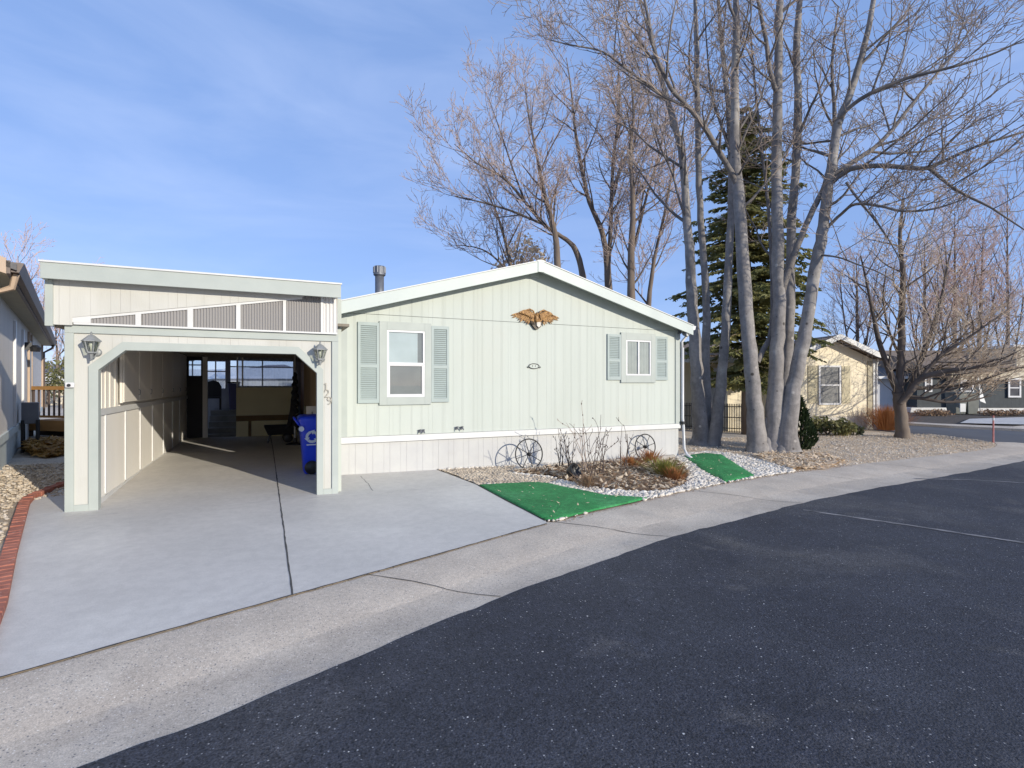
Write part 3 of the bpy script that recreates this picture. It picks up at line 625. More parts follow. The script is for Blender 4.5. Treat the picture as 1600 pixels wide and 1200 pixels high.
# gutter and downspout on the right eave
zg = zr(xr)+.0
m = MB(); m.prismY([(xr+.002, zg+.01), (xr+.075, zg+.03), (xr+.10, zg+.115), (xr+.002, zg+.115)], OY+.02, HB); gt = m.build('gutter', M['vinyl'], H)
m = MB(); m.tube([(xr+.05, OY+.16, zg+.02), (xr+.03, OY+.22, zg-.08), (HX1+.05, HY-.045, zg-.24), (HX1+.05, HY-.045, zg-.4)], .032, 8)
m.tube([(HX1+.062, HY-.05, zg-.38), (HX1+.062, HY-.05, .9), (HX1+.075, HY-.06, .72), (HX1+.085, HY-.075, .18), (HX1+.06, HY-.2, .05), (HX1-.02, HY-.42, .0)], .036, 8)
m.build('downspout', M['vinyl'], H, True)
m = MB(); m.lathe([(.055, .0), (.055, -.07), (.03, -.075)], (HX1+.06, HY-.05, .82), 10); m.build('downspout_cap', M['black'], H)
# flue pipe
m = MB(); cx, cyy = 2.02, 10.3; m.lathe([(.085, 3.0), (.085, 3.78)], (cx, cyy, 0), 18); fl = m.build('flue_pipe', M['metal'], H, True)
m = MB(); m.lathe([(.09, 3.78), (.115, 3.80), (.115, 3.95), (.10, 3.97)], (cx, cyy, 0), 18)
for k in range(9):
    a = k*2*math.pi/9; m.box(cx+.112*math.cos(a)-.01, cyy+.112*math.sin(a)-.01, 3.84, cx+.112*math.cos(a)+.01, cyy+.112*math.sin(a)+.01, 3.96)
m.build('flue_cap', M['metal'], fl)
def shutter(x0, x1, z0, z1, split):
    m = MB(); y0, y1 = HY-.034, HY-.001; st = .045
    m.box(x0, y0, z0, x0+st, y1, z1); m.box(x1-st, y0, z0, x1, y1, z1)
    for za, zb in ((z0, z0+.07), (z1-.06, z1), (split-.03, split+.03)): m.box(x0+st, y0, za, x1-st, y1, zb)
    m.box(x0+st, HY-.010, z0, x1-st, HY-.002, z1)
    for a, b in ((z0+.07, split-.03), (split+.03, z1-.06)):
        n = max(2, int((b-a)/.036))
        for i in range(n):
            z = a+(i+.5)*(b-a)/n; m.add([(x0+st, y0+.004, z-.016), (x1-st, y0+.004, z-.016), (x1-st, HY-.012, z+.012), (x0+st, HY-.012, z+.012),
                (x0+st, y0+.004, z-.010), (x1-st, y0+.004, z-.010), (x1-st, HY-.012, z+.018), (x0+st, HY-.012, z+.018)],
                [(0,1,5,4),(4,5,6,7),(0,3,2,1)])
    return m.build('shutter', M['shutter'], H)
def window(x0, x1, z0, z1, kind, tx):
    t0, t1, u0, u1 = tx
    m = MB()
    m.box(t0, HY-.038, u0, x0, HY-.001, u1); m.box(x1, HY-.038, u0, t1, HY-.001, u1); m.box(x0, HY-.038, u0, x1, HY-.001, z0); m.box(x0, HY-.038, z1, x1, HY-.001, u1)
    w_ = m.build('window', M['trim'], H, bevel=.003)
    m = MB(); m.ring(x0+.001, z0+.001, x1-.001, z1-.001, .035, HY-.032, HY-.002)
    if kind == 'hung':
        zm = (z0+z1)/2; m.box(x0+.036, HY-.036, zm-.022, x1-.036, HY-.004, zm+.022)
        m.ring(x0+.037, z0+.037, x1-.037, zm-.023, .018, HY-.027, HY-.006)
    else:
        xm = (x0+x1)/2; m.box(xm-.02, HY-.034, z0+.036, xm+.02, HY-.004, z1-.036)
    m.build('frame', M['vinyl'], w_, bevel=.002)
    MB().add([(x0+.03, HY-.020, z0+.03), (x1-.03, HY-.020, z0+.03), (x1-.03, HY-.020, z1-.03), (x0+.03, HY-.020, z1-.03)], [(0, 1, 2, 3)]).build('pane', M['glass'], w_)
    m = MB()
    if kind == 'hung':
        m.box(x0+.03, HY-.0052, zm, x1-.13, HY-.003, z1-.03); m.build('blind', M['blind'], w_)
        MB().box(x1-.13, HY-.0045, zm, x1-.03, HY-.003, z1-.03).build('blind_gap', M['screen'], w_)
        MB().box(x0+.03, HY-.0050, z0+.03, x1-.03, HY-.003, zm-.001).build('screen', M['screen'], w_)
    else:
        n = 40; vs = []
        for i in range(n+1):
            x = x0+.03+(x1-x0-.06)*i/n; y = HY-.007+.004*math.sin(i*1.15+.6*math.sin(i*.7)); vs += [(x, y, z0+.03), (x, y, z1-.03)]
        m.add(vs, [(2*i, 2*i+2, 2*i+3, 2*i+1) for i in range(n)]); m.build('curtain', M['curtain'], w_, True)
window(2.01, 2.71, 1.46, 2.68, 'hung', (1.875, 2.835, 1.32, 2.83))
window(7.32, 8.02, 1.89, 2.69, 'slide', (7.18, 8.15, 1.73, 2.85))
shutter(1.50, 1.872, 1.36, 2.80, 2.02); shutter(2.838, 3.185, 1.36, 2.79, 2.02)
shutter(6.82, 7.177, 1.79, 2.80, 2.22); shutter(8.153, 8.51, 1.79, 2.80, 2.22)
for x in (2.62, 2.68, 3.34, 3.44):
    m = MB(); z = .80 if x < 3 else .83
    m.box(x-.03, HY-.03, z, x+.03, HY-.001, z+.05); m.tube([(x, HY-.02, z+.03), (x, HY-.09, z+.03), (x+.01, HY-.10, z-.01)], .009, 6); m.torus((x, HY-.06, z+.055), (1, 0, 0), (0, 1, 0), .02, .005, 12, 5)
    m.build('hose_bib', M['metal'], H)

# eagle plaque on the gable
E_ = thing('wall_eagle', 'gilded spread winged eagle ornament mounted on the gable wall', 'wall ornament', (5.04, 9.59, 3.0))
ex, ez, ey = 5.045, 3.02, HY-.004
def blade(m, a, b, w0, y, th=.007):     # one flat tapered feather from a to b (x, z)
    d = Vector((b[0]-a[0], b[1]-a[1])); L_ = d.length; d /= L_; n = Vector((-d.y, d.x))
    pr = [(0, .35), (.25, .8), (.6, 1), (.85, .75), (1, .12)]
    up = [(a[0]+d.x*L_*f+n.x*w0*g, a[1]+d.y*L_*f+n.y*w0*g) for f, g in pr]; dn = [(a[0]+d.x*L_*f-n.x*w0*g, a[1]+d.y*L_*f-n.y*w0*g) for f, g in pr]
    k = len(pr); vs = []
    for (x, z), (x2, z2) in zip(up, dn): vs += [(x, y, z), ((x+x2)/2, y-th, (z+z2)/2), (x2, y, z2)]
    m.add(vs, [(3*q, 3*q+1, 3*q+4, 3*q+3) for q in range(k-1)]+[(3*q+1, 3*q+2, 3*q+5, 3*q+4) for q in range(k-1)])
def wing(s):
    m = MB()
    out = [(.02, .05), (.06, .14), (.12, .19), (.20, .20), (.29, .17), (.38, .12), (.46, .075), (.40, .05), (.30, .04), (.20, -.0), (.12, -.05), (.05, -.05)]
    pl = [(ex+s*a, ez+b) for a, b in out]
    m.prismY(pl if s < 0 else pl[::-1], ey-.012, ey); w_ = m.build('wing', M['bronze'], E_)
    m = MB()
    for q in range(10):                 # long flight feathers fanning from the tip to the body
        f = q/9; a = (ex+s*(.30-.25*f), ez+.135-.07*f); ang = -.30-1.05*f; L_ = .27-.10*f+.03*math.sin(q*2.1)
        blade(m, a, (a[0]+s*L_*math.cos(ang), a[1]+L_*math.sin(ang)), .021, ey-.016-.0035*q)
    for q in range(9):                  # short covert feathers over their roots
        f = q/8; a = (ex+s*(.27-.20*f), ez+.175-.05*f+.02*math.sin(f*3.1)); ang = -.5-.75*f; blade(m, a, (a[0]+s*.13*math.cos(ang), a[1]+.13*math.sin(ang)), .022, ey-.052-.003*q)
    m.tube([(ex+s*.03, ey-.05, ez+.07), (ex+s*.08, ey-.066, ez+.165), (ex+s*.16, ey-.066, ez+.20), (ex+s*.28, ey-.055, ez+.165), (ex+s*.42, ey-.035, ez+.095)], [.012, .017, .016, .012, .005], 8)
    m.build('feathers', M['gold'], w_)
wing(-1); wing(1)
m = MB(); m.tube([(ex, ey-.05, ez-.07), (ex, ey-.06, ez-.03), (ex, ey-.065, ez+.04), (ex, ey-.06, ez+.09)], [.022, .045, .042, .026], 12); m.build('body', M['gold'], E_, True)
m = MB(); m.tube([(ex, ey-.05, ez+.08), (ex+.005, ey-.06, ez+.115), (ex+.012, ey-.065, ez+.14)], [.028, .033, .02], 10)
m.tube([(ex+.01, ey-.075, ez+.125), (ex+.045, ey-.08, ez+.12), (ex+.055, ey-.08, ez+.10)], [.014, .010, .003], 8); m.build('head', M['gold'], E_, True)
for a, b in (((-.06, -.06), (-.20, -.01)), ((-.05, -.09), (-.19, -.05)), ((-.04, -.10), (-.14, -.09)), ((.12, -.03), (.17, -.06)), ((.13, -.02), (.20, -.01))):
    m = MB(); m.tube([(ex+a[0], ey-.05, ez+a[1]), (ex+(a[0]+b[0])/2, ey-.05, ez+(a[1]+b[1])/2-.01), (ex+b[0], ey-.015, ez+b[1])], [.012, .012, .004], 6); m.build('talon', M['bronze'], E_, True)
m = MB(); m.prismY([(ex-.12, ez-.04), (ex-.10, ez-.12), (ex-.03, ez-.20), (ex+.03, ez-.205), (ex+.11, ez-.14), (ex+.14, ez-.03), (ex+.02, ez-.05)], ey-.05, ey); m.build('arrow_wreath', M['bronze'], E_, bevel=.005)
m = MB(); m.prismY([(ex-.01, ez-.06), (ex-.005, ez-.13), (ex+.04, ez-.165), (ex+.08, ez-.13), (ex+.085, ez-.06), (ex+.04, ez-.05)], ey-.085, ey-.051); m.build('shield', M['stone_w'], E_, bevel=.004)
# small oval plaque
q = thing('door_plaque', 'small oval iron plaque on the siding below the eagle', 'plaque', (5.01, 9.58, 2.06))
m = MB(); vs = []; n = 28
for i in range(n):
    a = 2*math.pi*i/n; vs.append((5.01+.115*math.cos(a), 2.065+.048*math.sin(a)))
m.prismY(vs, HY-.012, HY-.001); m.build('plate', M['siding'], q)
m = MB()
path = [(5.01+.118*math.cos(2*math.pi*i/n), HY-.014, 2.065+.05*math.sin(2*math.pi*i/n)) for i in range(n+1)]
m.tube(path, .008, 6, False)
for s in (-1, 1): m.tube([(5.01+s*.10, HY-.012, 2.04), (5.01+s*.135, HY-.012, 2.03), (5.01+s*.155, HY-.012, 2.045), (5.01+s*.145, HY-.012, 2.06)], .006, 6)
m.build('rim', M['iron'], q, True)
for dx in (-.035, .03): m = MB(); m.tube([(5.01+dx, HY-.016, 2.052), (5.01+dx+.004, HY-.016, 2.085)], .004, 5); m.build('marking', M['iron'], q)
# flood light under the right eave
q = thing('floodlight', 'round grey floodlight under the right eave corner', 'light', (8.86, 9.5, 2.9))
m = MB(); m.box(8.82, HY-.06, 2.88, 8.90, HY-.024, 2.95); m.tube([(8.86, HY-.05, 2.91), (8.87, HY-.12, 2.90)], .012, 6); m.build('bracket', M['metal'], q)
m = MB(); d = Vector((.3, -.85, -.2)).normalized(); c = Vector((8.88, HY-.12, 2.89)); m.tube([c, c+d*.03, c+d*.10, c+d*.13], [.03, .05, .07, .072], 14); m.build('housing', M['metal'], q, True)
m = MB(); m.tube([c+d*.128, c+d*.14], [.062, .05], 14); m.build('lens', M['bulb'], q, True)

# ================================================================== CARPORT
C_ = thing('carport', 'attached carport with arched opening, corrugated clerestory and flat roof', 'carport', (-.6, 8.2, .1))
FY = 8.2; XL, XR = -2.21, 1.0; AL, AR = -1.875, .70
zt = 2.43; za = 2.13; zc = 1.88
def Y_(x, y=FY): return Zg(x, y)
m = MB(); m.prismY([(XL+.01, Y_(XL)), (AL-.01, Y_(AL)), (AL-.01, zc), (-1.60, za+.01), (.42, za+.01), (AR+.01, zc), (AR+.01, Y_(AR)), (XR-.01, Y_(XR)), (XR-.01, zt-.01), (XL+.01, zt-.01)], FY, FY+.1)
m.build('front_panel', M['header'], C_)
tw = .10
m = MB()
y0, y1 = FY-.026, FY+.104
m.prismY([(AL-tw, Y_(AL)+.0), (AL, Y_(AL)), (AL, zc-.005), (-1.597, za), (.413, za), (AR, zc-.02), (AR, Y_(AR)), (AR+.09, Y_(AR)), (AR+.09, zc+.03), (.455, za+.105), (-1.63, za+.105), (AL-tw, zc+.045)], y0, y1)
m.build('arch_trim', M['trim'], C_, bevel=.003)
m = MB(); m.box(XL, y0, Y_(XL)-.02, XL+.09, FY+.104, zt-.101); m.build('post_trim', M['trim'], C_, bevel=.003)
m = MB(); m.box(XR-.09, y0, Y_(XR)-.02, XR, FY+.104, zt-.101); m.build('post_trim', M['trim'], C_, bevel=.003)
m = MB(); m.box(XL, y0, zt-.10, XR, FY+.104, zt); m.build('header_trim', M['trim'], C_, bevel=.003)
for a, b in ((XL+.0905, AL-tw-.0005), (AR+.0905, XR-.0905)):
    m = MB(); m.box(a, y0+.002, Y_(a)-.02, b, FY-.001, Y_(a)+.085); m.build('post_base', M['trim'], C_, bevel=.002)
# gable panel above, standing a little proud, with its sloped lower edge
PY = 8.12
lo = lambda x: 2.515+(x+2.12)*.1686
m = MB(); m.prismY([(-2.30, 2.42), (-2.12, 2.42), (-2.12, lo(-2.12)), (.52, 2.955), (.52, 2.97), (-2.30, 2.97)], PY, PY+.07); m.build('gable_panel', M['header'], C_)
m = MB(); m.box(-2.378, PY-.02, 2.40, -2.301, PY+.07, 2.97); m.build('corner_trim', M['trim'], C_, bevel=.003)
# clerestory
m = MB(); CYp = 8.155
def cx_(px): return AY(px, 500, CYp).x
muls = [(212, 221), (293, 302), (369, 376), (442, 447), (501, 505)]
lo2 = lambda x: lo(x)-.02
fr = MB()
for a, b in muls: fr.prismY([(cx_(a), zt+.02), (cx_(b), zt+.02), (cx_(b), min(2.97, lo2(cx_(b))+.03)), (cx_(a), min(2.97, lo2(cx_(a))+.03))], CYp-.022, CYp+.02)
fr.prismY([(-2.11, zt+.001), (.98, zt+.001), (.98, zt+.024), (-2.11, zt+.024)], CYp-.024, CYp+.02)
fr.prismY([(-2.10, lo2(-2.10)-.015), (.50, lo2(.50)-.015), (.50, lo2(.50)+.03), (-2.10, lo2(-2.10)+.03)], CYp-.02, CYp+.015)
fr.prismY([(-2.13, zt+.024), (-1.94, zt+.024), (-1.94, 2.545), (-2.13, 2.515)], CYp-.027, CYp+.012)
fr.build('clerestory_frame', M['white'], C_)
edges = [135]+[p for ab in muls for p in ab][:-1]
def corr(x0, x1, mt, per=.034, amp=.007):
    n = int((x1-x0)/per*6)+2; vs = []
    for i in range(n+1):
        x = x0+(x1-x0)*i/n; y = CYp+amp*math.sin(2*math.pi*x/per); vs += [(x, y, zt+.02), (x, y, min(2.97, lo(x)+.01))]
    return MB().add(vs, [(2*i, 2*i+2, 2*i+3, 2*i+1) for i in range(n)]).build('clerestory_pane', mt, C_, True)
pr = [(135, 212), (221, 293), (302, 369), (376, 442), (447, 501)]
for a, b in pr: corr(cx_(a)+.003, cx_(b)-.003, M['plastic'])
corr(cx_(505)+.003, .985, M['plastic_w'], .05, .010)
# fascia + roof
m = MB(); m.box(-2.375, 7.95, 2.945, 1.01, 7.985, 3.135); m.box(-2.375, 7.985, 2.945, -2.340, 20.3, 3.135); m.build('fascia', M['trim'], C_, bevel=.003)
m = MB(); m.box(-2.388, 7.935, 3.136, 1.022, 8.0, 3.158); m.box(-2.388, 8.0, 3.136, -2.335, 20.3, 3.158); m.build('drip_edge', M['white'], C_)
m = MB(); m.box(-2.339, 7.986, 2.99, 1.008, 20.3, 3.13); m.build('roof', M['roofpale'], C_)
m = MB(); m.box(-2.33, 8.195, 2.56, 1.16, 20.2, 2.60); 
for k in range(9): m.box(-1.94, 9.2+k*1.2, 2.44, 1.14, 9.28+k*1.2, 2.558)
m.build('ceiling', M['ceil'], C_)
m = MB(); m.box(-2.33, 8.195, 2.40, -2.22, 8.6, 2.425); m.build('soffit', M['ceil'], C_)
m = MB(); m.box(-2.32, 8.6, 2.45, -2.07, 20.2, 2.98); m.box(XR-.02, 8.305, .0, XR+.06, 9.59, 2.99); m.build('side_wall', M['siding_y'], C_)
# left inner wall
WX = -1.95
m = MB(); m.box(WX-.11, 8.305, 0, WX, 17.2, 2.559); m.build('inner_wall', M['wallin'], C_)
m = MB(); zr0 = lambda y: Zg(WX, y)+.02
for px in (166, 197, 220, 239, 256, 270, 281):
    y = AX(px, 640, WX+.015).y; m.box(WX+.001, y-.022, .22, WX+.018, y+.022, 1.29)
m.box(WX+.001, 8.31, .10, WX+.022, 17.1, .20); m.box(WX+.001, 8.31, 1.291, WX+.030, 17.1, 1.375); m.build('wall_batten', M['white'], C_)
m = MB()
for px in (160, 166, 173, 181, 188):
    y = AX(px, 600, WX+.015).y; m.box(WX+.001, y-.02, 1.376, WX+.016, y+.02, 2.5)
m.build('upper_batten', M['cab'], C_)
# right inner wall (against the house) with bare studs
RX = 1.17
m = MB(); m.box(RX, 9.72, .1, RX+.018, 20, 2.55); m.build('board_lining', M['backing'], C_)
m = MB()
for k in range(15): y = 10.2+k*.5; m.box(RX-.07, y, 1.05, RX-.001, y+.045, 2.44)
m.build('wall_stud', M['stud'], C_)
m = MB(); m.box(RX-.075, 9.8, .1, RX-.0715, 17.15, 1.06); m.build('lower_lining', M['tanwall'], C_)
# back partition
BY = 17.2
pl, prr = AY(369, 640, BY).x, .92
m = MB(); m.box(pl, BY, .12, prr, BY+.06, 1.60); pt = m.build('partition', M['tanwall'], C_)
m = MB(); m.box(pl, BY-.02, .62, prr, BY-.001, .78); m.build('partition_rail', M['brownrail'], pt)
m = MB(); m.box(AY(388, 660, BY).x, BY-.02, .14, AY(391, 660, BY).x+.03, BY-.001, .62); m.build('partition_batten', M['brownrail'], pt)
m = MB(); n = 60; vs = []
for i in range(n+1):
    x = pl+(prr-pl)*i/n; y = BY+.03+.012*math.sin(i*.9)+.008*math.sin(i*2.3); vs += [(x, y, 1.60), (x, y, 2.5)]
m.add(vs, [(2*i, 2*i+2, 2*i+3, 2*i+1) for i in range(n)]); m.build('plastic_sheet', M['sheet'], C_, True)
m = MB()
for px in (371, 379): x = AY(px, 560, BY-.02).x; m.box(x-.02, BY-.03, 1.61, x+.02, BY+.0, 2.55)
x = AY(320.5, 600, BY-.05).x; m.box(x-.06, BY-.08, .12, x+.06, BY+.02, 2.55); m.build('partition_post', M['wallin'], C_)
# dark door with a glazed top
x0, x1 = AY(291, 600, BY).x, AY(317, 600, BY).x
zb0 = AY(300, 587, BY).z; zb1 = AY(300, 563, BY).z; xa, xb = AY(295, 600, BY).x, AY(314, 600, BY).x
m = MB(); m.box(WX, BY, .12, xa, BY+.05, 2.55); m.box(xb, BY, .12, x1+.03, BY+.05, 2.55); m.box(xa, BY, .12, xb, BY+.05, zb0); m.box(xa, BY, zb1, xb, BY+.05, 2.55); dr = m.build('door', M['dark'], C_)
m = MB(); m.box(xa, BY+.02, zb0, xb, BY+.026, zb1); m.build('pane', M['clearglass'], dr)
# steps behind
sx0, sx1 = AY(323, 660, BY).x, pl-.02
for k in range(5):
    m = MB(); m.box(sx0, BY+.05+.28*k, .10, sx1, BY+.05+.28*(k+1) if k < 4 else 20.0, .10+.16*(k+1)-.03); m.box(sx0, BY+.02+.28*k, .10+.16*(k+1)-.03, sx1, BY+.06+.28*(k+1), .10+.16*(k+1)); m.build('step', M['step'], C_)
# far porch wall with glazed openings
WY = 20.0
def pxr(a, b, c, d): p, q = AY(a, d, WY), AY(b, c, WY); return p.x, q.x, p.z, q.z
holes = [pxr(284, 317, 560, 592), pxr(321.5, 352, 565, 607), pxr(360, 458, 556, 603)]
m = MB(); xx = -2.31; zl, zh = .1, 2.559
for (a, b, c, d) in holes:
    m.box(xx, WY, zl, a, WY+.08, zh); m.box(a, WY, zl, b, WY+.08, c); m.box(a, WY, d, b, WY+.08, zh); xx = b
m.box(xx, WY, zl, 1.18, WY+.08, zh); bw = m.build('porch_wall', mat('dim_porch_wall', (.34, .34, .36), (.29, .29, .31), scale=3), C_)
m = MB()
for (a, b, c, d) in holes:
    m.box(a, WY+.02, (c+d)/2+.10, b, WY+.05, (c+d)/2+.14); m.box((a+b)/2-.02, WY+.02, c, (a+b)/2+.02, WY+.05, d)
m.build('porch_window', M['vinyl'], C_)
m = MB()
for (a, b, c, d) in holes: m.box(a, WY+.03, c, b, WY+.036, d)
m.build('porch_pane', M['clearglass'], C_)
# house number 129 stepping down the right post, built from small strokes
def digit(ch, c, s):
    S = {'1': [[(-.12, .3), (.05, .5), (.05, -.5)]],
         '2': [[(-.28, .25), (-.2, .45), (0, .5), (.22, .42), (.25, .2), (.1, -.1), (-.28, -.5), (.3, -.5)]],
         '9': [[(.25, .2), (.12, .0), (-.12, .0), (-.26, .2), (-.14, .45), (.1, .5), (.26, .3), (.25, -.1), (.08, -.42), (-.15, -.5)]]}[ch]
    m = MB()
    for st in S: m.tube([(c[0]+a*s, FY-.012, c[1]+b*s) for a, b in st], .009, 6)
    return m
numm = mat('pale_gold_numeral', (.50, .47, .39), (.56, .53, .46), scale=20, rough=.4, metal=.3)
for ch, px, py in (('1', 508.5, 604), ('2', 510.5, 615), ('9', 514.5, 626)):
    p = AY(px, py, FY); digit(ch, (p.x, p.z), .105).build('house_number', numm, C_)
# hose hook on left post
p = AY(112, 602, FY)
q = thing('bell_box', 'small white doorbell camera box on the left carport post', 'doorbell', (p.x, FY-.03, p.z))
m = MB(); m.box(p.x-.05, FY-.07, p.z-.03, p.x+.04, FY-.027, p.z+.035); m.build('housing', M['vinyl'], q, bevel=.012)
m = MB(); m.lathe([(.02, 0), (.018, .012)], (p.x-.01, FY-.07, p.z), 12, 'Y'); m.build('lens', M['black'], q)
# lanterns
def lantern(px, py, label, group='carport wall lanterns'):
    p = AY(px, py, FY-.12); L_ = thing('wall_lantern', label, 'wall lantern', (p.x, FY, p.z), group=group)
    x, y, z = p.x, FY-.14, p.z
    m = MB(); m.lathe([(.045, .0), (.05, .012), (.03, .025)], (x+.03, FY-.001, z-.07), 16, 'Y'); m.tube([(x+.03, FY-.03, z-.07), (x+.02, FY-.07, z-.13), (x, y+.03, z-.14), (x, y, z-.10)], .009, 7); m.build('bracket', M['lampgrey'], L_, True)
    m = MB(); m.lathe([(.055, -.085), (.055, -.07), (.02, -.10), (.012, -.165)][::-1], (x, y, z), 6); m.build('base_cup', M['lampgrey'], L_)
    m = MB(); m.lathe([(.052, -.068), (.088, .055)], (x, y, z), 6); m.f = m.f[:6]; m.build('glass', M['lampglass'], L_)
    m = MB()
    for j in range(6):
        a = 2*math.pi*j/6; m.tube([(x+.053*math.cos(a), y+.053*math.sin(a), z-.072), (x+.09*math.cos(a), y+.09*math.sin(a), z+.057)], .006, 5)
    m.lathe([(.105, .055), (.105, .066), (.03, .135), (.012, .14), (.012, .165), (.004, .18)], (x, y, z), 6); m.build('cage', M['lampgrey'], L_)
    m = MB(); m.lathe([(.012, -.068), (.014, -.02), (.028, .01), (.022, .035), (.005, .045)], (x, y, z), 12); m.build('bulb', M['bulb'], L_, True)
lantern(143.5, 541, 'grey hexagonal wall lantern above the left carport post')
lantern(500, 553, 'grey hexagonal wall lantern above the right carport post, near the house number')
# wall cabinets on the left inner wall
cabx = -1.865; bnd = [194, 218, 236, 254, 270, 281, 290]; ys = [AX(px, 600, cabx).y for px in bnd]
K_ = thing('wall_cabinet', 'row of grey beige storage cabinets hung along the left carport wall', 'cabinet', (WX, ys[0], 1.4))
m = MB(); m.box(WX+.031, ys[0], 1.42, cabx-.02, ys[-1], 2.46); m.build('carcass', M['cab'], K_)
for a, b in zip(ys, ys[1:]):
    m = MB(); m.box(cabx-.018, a+.012, 1.43, cabx, b-.012, 2.45); d_ = m.build('door', M['cab'], K_, bevel=.004)
    m = MB(); m.tube([(cabx+.001, b-.07, 1.52), (cabx+.025, b-.07, 1.53), (cabx+.025, b-.07, 1.60), (cabx+.001, b-.07, 1.61)], .006, 6); m.build('handle', M['metal'], d_)
# blue recycling cart
bx, by = .855, 10.06; bz = Zg(bx, by)+.01
B_ = thing('recycling_bin', 'blue wheeled recycling cart standing just behind the right carport post', 'recycling bin', (bx, by, bz))
m = MB(); prof = [(0.0, .21, .22), (.03, .225, .24), (.86, .285, .31), (.92, .31, .335), (.95, .315, .34)]; vs = []; k = 24
for z, a, b in prof:
    for j in range(k):
        t = 2*math.pi*j/k; c_, s_ = math.cos(t), math.sin(t); e = .35
        vs.append((bx+a*math.copysign(abs(c_)**e, c_), by+b*math.copysign(abs(s_)**e, s_), bz+z))
m.add(vs, [(i*k+j, i*k+(j+1) % k, (i+1)*k+(j+1) % k, (i+1)*k+j) for i in range(4) for j in range(k)]+[tuple(range(k-1, -1, -1))]); m.build('body', M['bin'], B_, True)
m = MB(); vs = []
for z, a in ((.95, 1.02), (.985, 1.02), (1.02, .85), (1.03, .4)):
    for j in range(k):
        t = 2*math.pi*j/k; c_, s_ = math.cos(t), math.sin(t); e = .35
        vs.append((bx+.315*a*math.copysign(abs(c_)**e, c_), by+.34*a*math.copysign(abs(s_)**e, s_), bz+z))
m.add(vs, [(i*k+j, i*k+(j+1) % k, (i+1)*k+(j+1) % k, (i+1)*k+j) for i in range(3) for j in range(k)]+[tuple(3*k+j for j in range(k))]); m.build('lid', M['bin'], B_, True)
m = MB(); m.tube([(bx-.30, by+.2, bz+.86), (bx-.37, by+.16, bz+.97), (bx-.37, by-.16, bz+.97), (bx-.30, by-.2, bz+.86)], .02, 8); m.build('handle', M['bin'], B_, True)
for s in (-1, 1):
    m = MB(); m.lathe([(.11, -.03), (.12, 0), (.11, .03)], (bx-.10, by+s*.27, bz+.12), 18, 'Y'); m.build('wheel', M['black'], B_, True)
m = MB(); yb = by-.335
cx0, cz0 = bx-.10, bz+.66
for j in range(3):      # three chasing arrows
    a0 = math.pi/2+j*2*math.pi/3; pts_ = [(cx0+.085*math.cos(a0+t), yb-.012+.03*(0), cz0+.085*math.sin(a0+t)) for t in np.linspace(.25, 1.75, 7)]
    for a, b in zip(pts_, pts_[1:]): m.bar(a, b, .004, .045, (0, -1, 0)) if False else m.bar((a[0], a[1]+.02*0, a[2]), b, .045, .006, (0, 1, 0))
    e = pts_[-1]; dv = Vector((-(math.sin(a0+1.75)), 0, math.cos(a0+1.75))); nv = Vector((math.cos(a0+1.75), 0, math.sin(a0+1.75))); e = Vector(e)
    t3 = [e+nv*.045, e-nv*.045, e+dv*.06]; m.add([v+Vector((0, -.003, 0)) for v in t3]+[v+Vector((0, .004, 0)) for v in t3], [(0, 1, 2), (3, 5, 4), (0, 3, 4, 1), (1, 4, 5, 2), (2, 5, 3, 0)])
m.box(cx0-.09, yb-.012, cz0-.145, cx0+.10, yb-.006, cz0-.125); m.build('recycling_mark', M['binwhite'], B_)
m = MB(); m.lathe([(.045, 0), (.045, .008)], (bx-.27, by-.31, bz+.80), 14, 'Y'); m.build('round_sticker', M['binwhite'], B_)
# wall panel with hook behind the bin
p = thing('notice_board', 'pale board with a dark strip and hook leaning behind the blue bin', 'board', (1.02, 12.2, .9))
m = MB(); m.box(.83, 12.2, .55, 1.08, 12.23, 1.22); m.build('board', M['wallin'], p)
m = MB(); m.box(.86, 12.185, .88, 1.07, 12.199, .92); m.build('strip', M['dark'], p); MB().box(.94, 12.18, 1.04, .955, 12.199, 1.10).build('hook', M['dark'], p)
# furled parasol on a pole
ux, uy = .72, 14.6
U_ = thing('furled_parasol', 'furled black parasol wrapped in cloth with its pole under the carport roof', 'parasol', (ux, uy, .12))
m = MB(); m.tube([(ux, uy, .12), (ux, uy, 2.43)], .022, 10); m.build('pole', M['vinyl'], U_, True)
m = MB(); n = 60; pt_ = [(ux+.035*math.cos(i*.75), uy+.035*math.sin(i*.75), 1.95-.0225*i) for i in range(n)]
m.tube(pt_, [.03+.035*math.sin(math.pi*min(1, i/45)*.8) for i in range(n)], 10); m.tube([(ux, uy, 2.0), (ux, uy, 1.6), (ux-.04, uy, 1.0), (ux-.16, uy, .55)], [.03, .06, .085, .05], 10); m.build('cover', M['blackcloth'], U_, True)
m = MB(); m.lathe([(.22, .01), (.22, .05), (.05, .09), (.03, .2)], (ux, uy, .12), 20); m.build('base', M['black'], U_)
